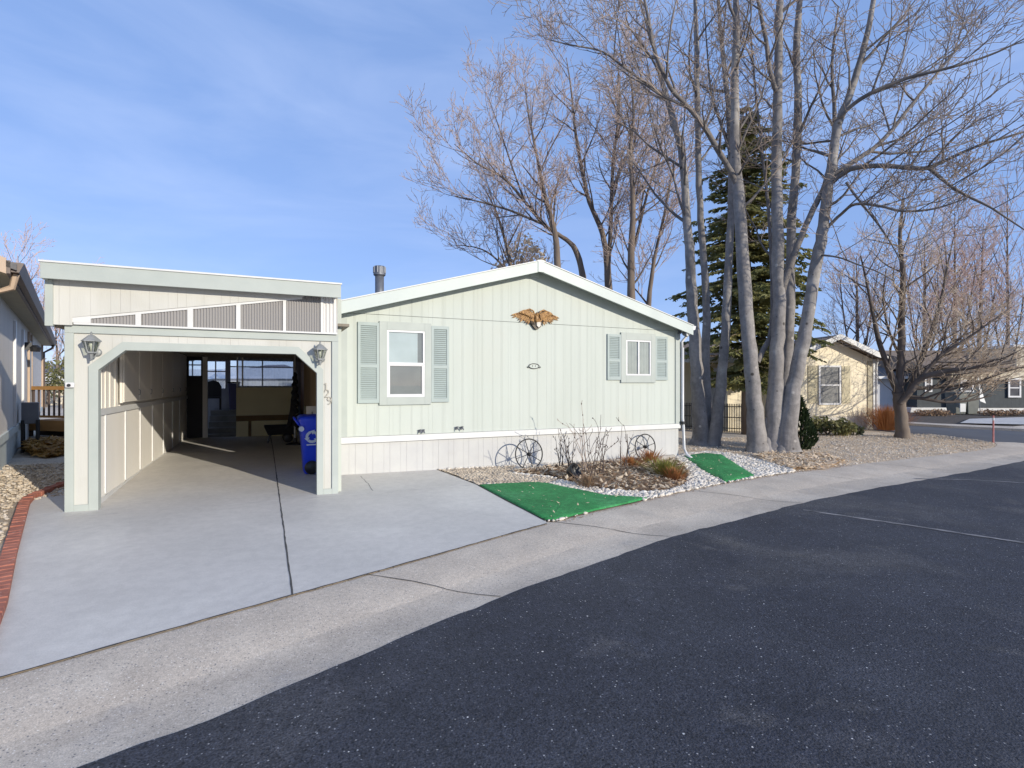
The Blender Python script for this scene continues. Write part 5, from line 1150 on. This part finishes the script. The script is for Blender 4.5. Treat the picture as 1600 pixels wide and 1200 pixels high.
# far reddish trees on the right
PARD = dict(up=.11, wander=.2, dens=[1.6, 2.2, 2.7, 2.2], ang=(20, 48), len=[4.4, 2.4, 1.3, .6], rad=[.055, .030, .017, .012], rmin=.0115, minz=.0)
for i, (px, top, t, sd, lab) in enumerate([(1492, 330, 37, 61, 'bare reddish tree behind the tan twigged corner tree'), (1528, 350, 39, 62, 'bare reddish tree rising over the dark slate house'),
        (1575, 290, 43, 63, 'tall bare reddish tree at the right edge behind the cream house'), (1445, 370, 36, 64, 'bare reddish tree above the pale grey house'), (1340, 400, 40, 65, 'faint bare tree beyond the cream tan house gable')]):
    random.seed(sd); d = random.uniform(-8, 8)
    tk = [(px, 652, .28), (px+2, 600, .24), (px+d*.3, 540, .20), (px+d*.6, 470, .14), (px+d, (470+top)/2, .09), (px+d*1.2, top, .03)]
    l1 = [(px+1, 590, .13), (px-12, 550, .11), (px-22, 490, .08), (px-28, 430, .04)]; l2 = [(px+1, 580, .13), (px+14, 530, .10), (px+24, 470, .07), (px+34, 410, .03)]
    bigtree('bare_tree', lab, P(px, 650, t), t, [(tk, .3, 1.5)], [(l1, .15, 1.7), (l2, .15, 1.7)], PARD, M['barkb'], M['twigr'], 4, 'bare reddish trees far right')
# far left trees
for i, (px, top, t, sd, lab) in enumerate([(30, 400, 40, 71, 'pinkish bare tree rising behind the neighbour roof at the left edge'), (88, 500, 46, 72, 'bare tree seen in the gap left of the carport')]):
    random.seed(sd); tk = [(px, 640, .28), (px+2, 570, .22), (px+1, 500, .14), (px, (500+top)/2, .08), (px-2, top, .03)] if top < 480 else [(px, 640, .22), (px+2, 590, .18), (px+1, 550, .12), (px-2, 505, .04)]
    l1 = [(px+1, 590, .12), (px+18, 545, .1), (px+34, 500, .06), (px+40, 460, .03)]
    bigtree('bare_tree', lab, P(px, 645, t), t, [(tk, .3, 1.8)], [(l1, .1, 1.8)], PARD, M['barkb'], M['twigr'], 4, 'bare trees far left')
# bushes
def bush(px, py, t, rx, rz, n, mt, label, name='bush', s=.06, cat='bush', shape='ball', group=None, t_off=0):
    p = G(px, py); q = thing(name, label, cat, p, group=group); m = MB()
    if shape == 'cone':
        for i in range(n):
            h = random.random(); r = rx*(1-h)**.8*(.35+.65*random.random()**.5)*(.4+.6*min(1, h*5)); a = random.uniform(0, 6.3); c = p+Vector((r*math.cos(a), r*math.sin(a), h*rz)); v = Vector((math.cos(a)*.5, math.sin(a)*.5, random.uniform(.2, 1))).normalized(); b = rperp(v); ss = s*random.uniform(.6, 1.4)
            m.add([c-v*ss, c-b*ss*.4, c+v*ss, c+b*ss*.4], [(0, 1, 2, 3)])
    else:
        for k in range(9):
            a = random.uniform(0, 6.3); r = rx*.65*random.random()**.5; leafball(m, p+Vector((r*math.cos(a), r*math.sin(a), rz*random.uniform(.35, .65))), rx*.45, rz*.42, n//9, s)
    m.build('foliage', mt, q)
    m = MB()
    for k in range(6):
        a = k*1.05; m.tube([p, p+Vector((rx*.3*math.cos(a), rx*.3*math.sin(a), rz*.5))], [.02, .008], 5)
    m.build('stem', M['barkb'], q)
random.seed(81)
bush(1249, 702, 0, .55, 1.45, 1500, M['juniper'], 'dark conical juniper right behind the thick trunks', 'juniper', .07, 'shrub', 'cone')
bush(1293, 680, 0, .85, .62, 900, M['bush'], 'low olive green bush below the cream house window', 'bush', .08)
bush(1322, 679, 0, .6, .45, 500, M['bush'], 'smaller olive bush right of the bush below the cream house window', 'bush', .07)
tuft(1385, 672, .95, 1.3, 900, M['grass_o'], 'big orange dry grass clump beside the corner of the cream house')
# root-foot litter mound
# ================================================================== OTHER HOUSES
def local_window(m_parent, x0, x1, z0, z1, y, pane=None, trim=.07, hung=True):
    w_ = MB().ring(x0, z0, x1, z1, trim, y-.05, y-.002).build('window', M['vinyl'], m_parent)
    m = MB(); m.box(x0+trim, y-.02, z0+trim, x1-trim, y-.003, z1-trim); m.build('pane', pane or M['dkpane'], w_)
    if hung: m = MB(); m.box(x0+trim, y-.04, (z0+z1)/2-.03, x1-trim, y-.021, (z0+z1)/2+.03); m.build('sash_bar', M['vinyl'], w_)
    return w_
# cream tan house: local frame, x to the right along its front, y back
A = G(1170, 680)*1.12; Bp = G(1366, 678)*1.12; dv = (Bp-A); rz = math.atan2(dv.y, dv.x); W_ = dv.to_2d().length
T_ = thing('tan_house', 'cream tan house with a small front gable and white window behind the bare trees', 'house', (A.x, A.y, Zg(A.x, A.y)), rz, local=True)
tp = lambda px: W_*(px-1170)/196.0
g0, gp, g1 = tp(1232), tp(1300), tp(1366); base = 1.7-Zg(A.x, A.y)
ez_, pz_ = 2.73, 3.50
MB().prismY([(tp(1200), .5), (g1, .5), (g1, ez_), (gp, pz_), (g0, ez_), (tp(1200), ez_)], 0, .15).build('wall', M['tan'], T_)
m = MB(); m.box(tp(1200), .02, -.3, g1, .14, .498); m.build('skirting', M['tanskirt'], T_)
m = MB(); m.box(g1-.12, .15, -.1, g1, 9, ez_); m.box(tp(1200), .15, -.1, tp(1200)+.12, 3, ez_); m.build('side_wall', M['tan'], T_)
zq = lambda x: pz_+.06-abs(x-gp)*(pz_-ez_)/(g1-gp)
m = MB()
for xa, xb in ((g0-.25, gp), (gp, g1+.22)): m.prismY([(xa, zq(xa)), (xb, zq(xb)), (xb, zq(xb)+.12), (xa, zq(xa)+.12)], -.40, 5)
m.build('roof', M['roofbrown'], T_)
m = MB()
for xa, xb in ((g0-.27, gp), (gp, g1+.24)): m.prismY([(xa, zq(xa)-.06), (xb, zq(xb)-.06), (xb, zq(xb)+.15), (xa, zq(xa)+.15)], -.44, -.401)
m.build('fascia', M['white'], T_)
m = MB(); m.prismY([(-3.6, 2.75), (tp(1200)+.5, 2.75), (tp(1200)+.5, 2.9), (-3.6, 2.9)], .3, 1); m.add([(-3.8, .1, 2.80), (g1, .1, 2.80), (g1, 4.5, 3.75), (-3.8, 4.5, 3.75)], [(0, 1, 2, 3)]); m.add([(-3.8, 9, 2.80), (-3.8, 4.5, 3.75), (g1, 4.5, 3.75), (g1, 9, 2.80)], [(0, 1, 2, 3)]); m.build('main_roof', M['roofbrown'], T_)
m = MB(); MB().box(g1-.30, -.03, .5, g1-.10, -.002, ez_-.05).build('corner_recess', M['nsoffit'], T_); m.box(g1-.08, -.05, .5, g1+.04, -.002, ez_+.02); m.build('corner_board', M['white'], T_)
m = MB(); m.tube([(g1+.1, -.1, ez_+.05), (g1+.06, -.05, ez_-.2), (g1+.06, -.05, .15), (g1+.3, -.25, .06)], .045, 6); m.build('downspout', M['vinyl'], T_)
local_window(T_, tp(1277), tp(1312), .95, 2.50, 0, M['screen'])
for xa, xb in ((tp(1261), tp(1275)), (tp(1314), tp(1327))): MB().box(xa, -.03, 1.02, xb, -.002, 2.48).build('shutter', mat('cream_shutter', (.52, .46, .30), (.47, .41, .27)), T_)
# porch part, set back
m = MB(); m.box(-3.6, 2.6, .0, tp(1200), 2.75, 2.75); m.build('porch_wall', M['tan'], T_)
m = MB(); m.box(tp(1154), -.05, 0, tp(1154)+.13, .08, 2.75); m.box(tp(1147), .6, 0, tp(1147)+.08, .68, 1.3); m.build('porch_post', M['white'], T_)
m = MB(); m.box(-3.8, -.1, 2.60, tp(1200)-.01, .05, 2.82); m.build('porch_fascia', M['white'], T_)
m = MB(); m.box(-1.05, -.35, -.2, -.35, -.05, 2.55); m.build('entry_wall', M['tan'], T_)
m = MB(); m.box(-.34, .8, .1, -.27, 2.5, 2.45); m.box(-.2, 1.9, .1, .55, 1.95, 2.1); m.build('entry_door', M['greywall'], T_)
# iron fence in front of the tan house
fa, fb = P(1056, 690, 20.5), P(1172, 690, 18.9); fa.z = Zg(fa.x, fa.y); fb.z = Zg(fb.x, fb.y)
F_ = thing('iron_fence', 'black iron picket fence between the white house and the tan house', 'fence', fa)
m = MB(); nP = 46
for i in range(nP+1): p = fa.lerp(fb, i/nP); m.box(p.x-.011, p.y-.011, p.z, p.x+.011, p.y+.011, p.z+1.05)
m.build('picket', M['iron'], F_)
m = MB()
for zz in (.15, .55, .95): m.bar(fa+Vector((0, 0, zz)), fb+Vector((0, 0, zz)), .025, .03)
m.build('rail', M['iron'], F_)
# grey shed wall behind the fence
q0 = P(1050, 690, 27); q0.z = 0
Sh = thing('grey_shed', 'grey shed with a white eave behind the iron fence', 'shed', q0, R(-22), local=True)
MB().box(-1.5, 0, 0, 3.4, 3, 1.55).build('wall', M['greywall'], Sh); MB().box(-1.7, -.15, 1.55, 3.6, 3.2, 1.70).build('roof', M['white'], Sh)
q0 = P(1062, 690, 38); q0.z = 0
Ph = thing('pale_house', 'pale house with a low gable glimpsed behind the spruce', 'house', q0, R(-25), local=True)
MB().box(-4, 0, 0, 4, 8, 2.6).build('wall', M['creamwall'], Ph); MB().prismY([(-4.4, 2.6), (4.4, 2.6), (0, 3.9)], -.4, 8.4).build('roof', M['roofpale'], Ph)
# left neighbour house: wall recedes towards the vanishing point at x = 116
wb = G(0, 741); wd = Vector((dirx(116)[0], dirx(116)[1], 0)).normalized(); rzN = math.atan2(-wd.x, wd.y)
Nn = thing('neighbour_house', 'beige neighbour house with brown gutter at the left edge', 'house', (wb.x, wb.y, Zg(wb.x, wb.y)), rzN, local=True)
# local: y runs back along the wall, x to the right (outward); wall at x=0
t_end = 21.0; L0 = -4.5; e = P(62, 640, t_end); L1 = (Vector((e.x, e.y, 0))-Vector((wb.x, wb.y, 0))).dot(wd)
L1 = 14.3
gy0 = -2.6; ov = .36; gh = 2.95
MB().box(-7, L0, .62, 0, L1, gh).build('wall', M['nwall'], Nn)
m = MB(); m.box(-7, L0+.01, -.1, -.02, L1-.02, .615); m.box(-.01, L0, .50, .035, L1, .635); m.build('skirting', M['nskirt'], Nn)
m = MB(); m.prismX([(0, 0)], 0, 0) if False else None
m.add([(ov, gy0, gh+.02), (ov, L1+.4, gh+.02), (-3.4, L1+.4, gh+1.25), (-3.4, gy0, gh+1.25), (ov, gy0, gh+.10), (ov, L1+.4, gh+.10), (-3.4, L1+.4, gh+1.33), (-3.4, gy0, gh+1.33)], [(0,1,2,3),(4,7,6,5),(0,4,5,1),(0,3,7,4),(1,5,6,2)])
m.add([(-7.4, gy0, gh+.02), (-7.4, L1+.4, gh+.02), (-3.4, L1+.4, gh+1.33), (-3.4, gy0, gh+1.33)], [(0, 3, 2, 1)]); m.build('roof', M['roofdark'], Nn)
m = MB(); m.box(.0, gy0, gh-.02, ov-.10, L1+.35, gh+.0); m.build('soffit', M['nsoffit'], Nn)
m = MB(); m.box(ov-.10, gy0, gh-.03, ov-.06, L1+.4, gh+.14); m.prismY([(ov-.058, gh+.0), (ov+.02, gh+.0), (ov+.07, gh+.13), (ov-.058, gh+.13)], gy0+.05, L1+.4); m.build('gutter', M['ntrim'], Nn)
m = MB(); m.add([(ov-.1, gy0-.04, gh-.04), (ov-.1, gy0-.04, gh+.16), (-3.4, gy0-.04, gh+1.40), (-3.4, gy0-.04, gh+1.15), (ov-.1, gy0, gh-.04), (ov-.1, gy0, gh+.16), (-3.4, gy0, gh+1.40), (-3.4, gy0, gh+1.15)], [(0,3,2,1),(4,5,6,7),(0,4,7,3),(1,2,6,5)]); m.build('rake_board', M['npeach'], Nn)
m = MB(); m.tube([(ov-.02, gy0+.2, gh), (.3, gy0+.25, gh-.18), (.05, gy0+.3, gh-.3), (.05, gy0+.3, .3)], .04, 6); m.build('downspout', M['npeach'], Nn)
m = MB(); m.tube([(ov-.02, L1+.1, gh), (.3, L1+.05, gh-.12), (.06, L1-.05, gh-.3), (.06, L1-.05, .5)], .045, 6); m.build('downspout', M['ntrim'], Nn)
for y_ in (2.4, 4.6):
    m = MB(); m.box(.002, y_, .64, .045, y_+.12, gh-.2); m.build('wall_batten', M['vinyl'], Nn)
m = MB(); m.box(.002, L1-.12, .64, .05, L1+.02, gh-.03); m.box(.002, 6.6, .64, .05, 6.75, gh-.1); m.box(.002, 7.7, .64, .05, 7.85, gh-.1); m.build('corner_board', M['npeach'], Nn)
m = MB(); m.box(.002, 6.76, .64, .03, 7.69, 2.65); m.build('side_door', M['nskirt'], Nn)
m = MB(); m.box(.002, 5.4, 2.32, .14, 5.5, 2.5); m.lathe([(.09, 0), (.12, .1), (.05, .16)], (.2, 5.45, 2.28), 10); m.build('porch_light', M['black'], Nn)
# meter box on the neighbour wall
def NL(x, y, z): return Nn.matrix_basis @ Vector((x, y, z))
bpy.context.view_layer.update()
q = thing('utility_box', 'dark grey utility box on legs against the neighbour wall', 'utility box', Nn.matrix_basis @ Vector((.2, 3.6, 0)), rzN, local=True)
m = MB(); m.box(-.14, -.16, .62, .14, .16, 1.08); m.build('cabinet', M['metal'], q, bevel=.01); m = MB()
for a, b in ((-.12, -.16), (.12, -.16), (-.12, .16), (.12, .16)): m.tube([(a, b, 0), (a, b, .7)], .03, 6)
m.build('leg', M['black'], q)
# deck with railing between neighbour and carport
da, db = P(43, 640, 14.6), P(111, 640, 14.2); da.z = db.z = 0
ang = math.atan2(db.y-da.y, db.x-da.x); LD = (db-da).to_2d().length
D_ = thing('wooden_deck', 'raised wooden deck with baluster railing between the neighbour house and the carport', 'deck', da, ang, local=True)
gd = Zg(da.x, da.y)
MB().box(0, 0, .60, LD, 2.6, .70).build('deck_floor', M['deckwood'], D_)
MB().box(0, -.04, .42, LD, -.001, .71).build('rim_board', M['deckwood'], D_)
m = MB(); m.box(0, -.05, 1.54, LD, .05, 1.64); m.box(0, -.02, .78, LD, .02, .84); m.build('handrail', M['deckwood'], D_)
for i in range(9):
    x = .05+i*(LD-.1)/8; MB().box(x-.018, -.018, .84, x+.018, .018, 1.54).build('baluster', M['ntrim'], D_)
for x in (.04, LD-.06): MB().box(x-.05, .0, gd, x+.05, .09, .60).build('deck_post', M['ntrim'], D_)
m = MB(); m.box(0, .3, gd, LD, .34, .6); m.build('under_skirt', M['soil'], D_)
# leaf pile below the deck
pc = G(72, 702); reg = [xy(36, 708), xy(50, 713), xy(75, 716), xy(100, 712), xy(105, 700), xy(95, 694), xy(60, 695), xy(42, 699)]
cc = sum(reg, V2(0, 0))/len(reg)
flakes('leaf_pile', 'heap of golden dry leaves gathered below the wooden deck', M['goldleaf'], reg, 1500, .05, .12, (), .01, .05, 'dry leaves', lambda x, y: .22*max(0, 1-((x-cc.x)**2/1.0+(y-cc.y)**2/2.2))*random.random())
# pale building and shrubs seen above the deck
q0 = P(86, 640, 36); q0.z = 0
Pb = thing('white_outbuilding', 'low white building with a pale roof beyond the wooden deck', 'building', q0, R(30), local=True)
MB().box(-3, 0, 0, 3, 5, 1.75).build('wall', M['creamwall'], Pb); MB().prismY([(-3.3, 1.75), (3.3, 1.75), (0, 2.45)], -.3, 5.3).build('roof', M['roofpale'], Pb)
random.seed(91)
for px, t, lab in ((72, 33, 'yellow olive bush left of the white outbuilding roof'), (98, 31, 'yellow olive bush beside the carport post in the left gap')):
    p = P(px, 640, t); p.z = 0; q = thing('bush', lab, 'bush', p); m = MB()
    for k in range(7): leafball(m, p+Vector((random.uniform(-.7, .7), random.uniform(-.5, .5), random.uniform(.8, 2.9))), .7, .6, 120, .1)
    m.build('foliage', M['bush'], q); m = MB(); m.tube([p, p+Vector((.1, 0, 1.6))], [.07, .03], 6); m.build('stem', M['barkb'], q)
# ---- far right houses
def fr(px, t): p = P(px, 650, t); p.z = Zg(p.x, p.y); return p
yawc = -YAW
def scl(t): return t/FPX
t = 31.5; o0 = fr(1486, t)
Dk = thing('slate_house', 'dark slate sided house with white windows across the side street', 'house', o0, yawc, local=True)
s = scl(t); zz = lambda py: (600-py)*s+1.7-o0.z
MB().box(0, 0, zz(637), 200*s, 8, zz(594)).build('wall', M['slate'], Dk)
m = MB(); m.box(-70*s, .05, -.3, 200*s, 7.9, zz(637)-.002); m.build('skirting', M['white'], Dk)
MB().box(0, -.06, zz(594)+.001, 200*s, 7.9, zz(574)).build('frieze', M['creamwall'], Dk)
m = MB(); m.prismX([(-.7, zz(575)), (8.5, zz(575)), (4, zz(541))], -45*s, 95*s); m.build('roof', M['roofbrown'], Dk)
local_window(Dk, 14*s, 56*s*.62, zz(613), zz(594), 0, None, .10, False); local_window(Dk, 87*s, 107*s, zz(621), zz(591), -.06, None, .10)
m = MB(); m.box(95*s, -.3, zz(573), 210*s, 9, zz(545)); m.build('upper_wall', M['creamwall'], Dk)
t = 33; o0 = fr(1372, t); s = scl(t)
Gy = thing('grey_house', 'pale grey house with a dark roof behind the corner tree trunk', 'house', o0, yawc, local=True)
zz = lambda py: (600-py)*s+1.7-o0.z
MB().box(-10*s, 0, -.1, 44*s, 7, zz(590)).build('wall', M['greywall'], Gy)
m = MB(); m.prismX([(-.5, zz(590)), (7.5, zz(590)), (3.5, zz(561))], -14*s, 46*s); m.build('roof', M['roofdark'], Gy); m = MB(); m.box(-12*s, -.55, zz(592), 44*s, -.501, zz(588)); m.build('fascia', M['white'], Gy)
m = MB(); m.prismY([(38*s, zz(641)), (115*s, zz(641)), (115*s, zz(588)), (58*s, zz(574)), (38*s, zz(586))], -1.2, 5); m.build('side_wing', M['slate'], Gy)
local_window(Gy, 49*s, 60*s, zz(612), zz(588), -1.2, None, .08)
m = MB(); m.prismX([(-1.5, zz(590)), (6, zz(590)), (2, zz(558))], 64*s, 120*s); m.build('wing_roof', M['roofbrown'], Gy)
m = MB(); m.box(44*s, -1.1, -.2, 86*s, 4, zz(641)-.002); m.build('skirting', M['white'], Gy)
t = 40; o0 = fr(1582, t); s = scl(t); zz = lambda py: (600-py)*s+1.7-o0.z
Cr = thing('cream_house', 'tall cream wall of a house at the right edge above the slate house', 'house', o0, yawc, local=True)
MB().box(0, 0, 0, 140*s, 8, zz(543)).build('wall', M['creamwall'], Cr); MB().box(-.2, -.3, zz(543)+.002, 141*s, 8.3, zz(539)).build('roof', M['roofpale'], Cr)
# dark planting strip shrubs, bins, banner, stake, far driveway
a = fr(1508, 29); sheet([xy(1500, 666), xy(1515, 659), xy(1600, 656), xy(1680, 658), xy(1680, 670.5), xy(1600, 668.5), xy(1540, 667.2)], .14).build('far_driveway', M['concrete'], None, kind='structure')
for px, lab, sc_ in ((1494, 'grey green wheeled trash cart left of its pair across the side street', 1.0), (1513, 'grey green wheeled trash cart nearest the white banner across the side street', 1.05)):
    o0 = fr(px, 29.5); o0.z += .1; q = thing('trash_cart', lab, 'trash cart', o0, yawc, group='trash carts across the street', local=True)
    m = MB(); m.add([(-.27, -.3, 0), (.27, -.3, 0), (.27, .3, 0), (-.27, .3, 0), (-.36*sc_, -.38, 1.15), (.36*sc_, -.38, 1.15), (.36*sc_, .38, 1.15), (-.36*sc_, .38, 1.15)], [(0,3,2,1),(4,5,6,7),(0,1,5,4),(1,2,6,5),(2,3,7,6),(3,0,4,7)]); m.build('body', M['bingrey'], q, bevel=.03)
    m = MB(); m.prismX([(-.42, 1.152), (.42, 1.152), (.38, 1.24), (-.36, 1.22)], -.38*sc_, .38*sc_); m.build('lid', M['bingrey'], q)
o0 = fr(1504, 28.8); o0.z += .1; q = thing('yard_sign', 'small white yard sign in front of the trash carts', 'sign', o0, yawc, local=True)
MB().box(-.14, -.02, .15, .16, .02, .60).build('board', M['white'], q); m = MB(); m.tube([(-.1, .03, 0), (-.1, .03, .2)], .012, 5); m.tube([(.1, .03, 0), (.1, .03, .2)], .012, 5); m.build('stake', M['metal'], q)
o0 = fr(1530, 28.5); o0.z += .1; q = thing('banner_flag', 'white folded banner on a leaning pole before the slate house', 'flag', o0, yawc, local=True)
m = MB(); m.tube([(.05, 0, 0), (.0, 0, 1.2), (-.12, 0, 2.35)], .02, 6); m.build('pole', M['metal'], q)
m = MB(); m.add([(-.12, -.02, 2.3), (-.05, .02, 1.6), (.02, -.03, .75), (.36, .0, .62), (.12, .03, 1.45)], [(0, 1, 4), (1, 2, 3, 4)]); m.build('cloth', M['white'], q)
random.seed(95)
for px, lab in ((1440, 'dark leafless shrub below the side wing of the grey house'), (1470, 'brown leafless shrub left of the trash carts'), (1552, 'dark low shrub before the white skirting of the slate house'), (1590, 'dark low shrub at the right edge by the far driveway')):
    o0 = fr(px, 28); o0.z += .08; q = thing('low_shrub', lab, 'shrub', o0); m = MB()
    for k in range(5): leafball(m, o0+Vector((random.uniform(-.5, .5), random.uniform(-.4, .4), .16)), .4, .18, 70, .07)
    m.build('foliage', M['mulch'], q)
p = G(1552, 692); q = thing('survey_stake', 'thin faded red survey stake at the tip of the corner lot', 'stake', p)
m = MB(); m.tube([p, p+Vector((0, 0, .85))], .022, 6); m.build('stake', M['pink'], q); m = MB(); m.tube([p+Vector((0, 0, .70)), p+Vector((0, 0, .78))], .025, 6); m.build('reflector', M['white'], q)
# low dead branch lying out from the thick trunks is part of the tree; houses behind the carport seen through its windows
for px, t, lab in ((330, 44, 'pale house seen through the carport back windows'), (440, 40, 'second pale blue house seen through the carport plastic sheet')):
    o0 = P(px, 640, t); o0.z = 0; q = thing('distant_house', lab, 'house', o0, -R(20), local=True)
    MB().box(-5, 0, 0, 5, 6, 2.1).build('wall', M['greywall'], q); MB().prismX([(-.4, 2.1), (6.4, 2.1), (3, 3.0)], -5.3, 5.3).build('roof', M['roofpale'], q)
# far hills
m = MB(); vs = []; n = 90
for i in range(n+1):
    a = R(-75+150*i/n)-YAW+R(10); d = 2600; hgt = 60+26*math.sin(i*.5)+18*math.sin(i*1.3+1)+9*math.sin(i*2.9); x, y = -math.sin(a)*d, math.cos(a)*d
    vs += [(x, y, -8), (x*1.12, y*1.12, hgt)]
m.add(vs, [(2*i, 2*i+1, 2*i+3, 2*i+2) for i in range(n)]); m.build('hills', M['hill'], None, True, kind='structure')
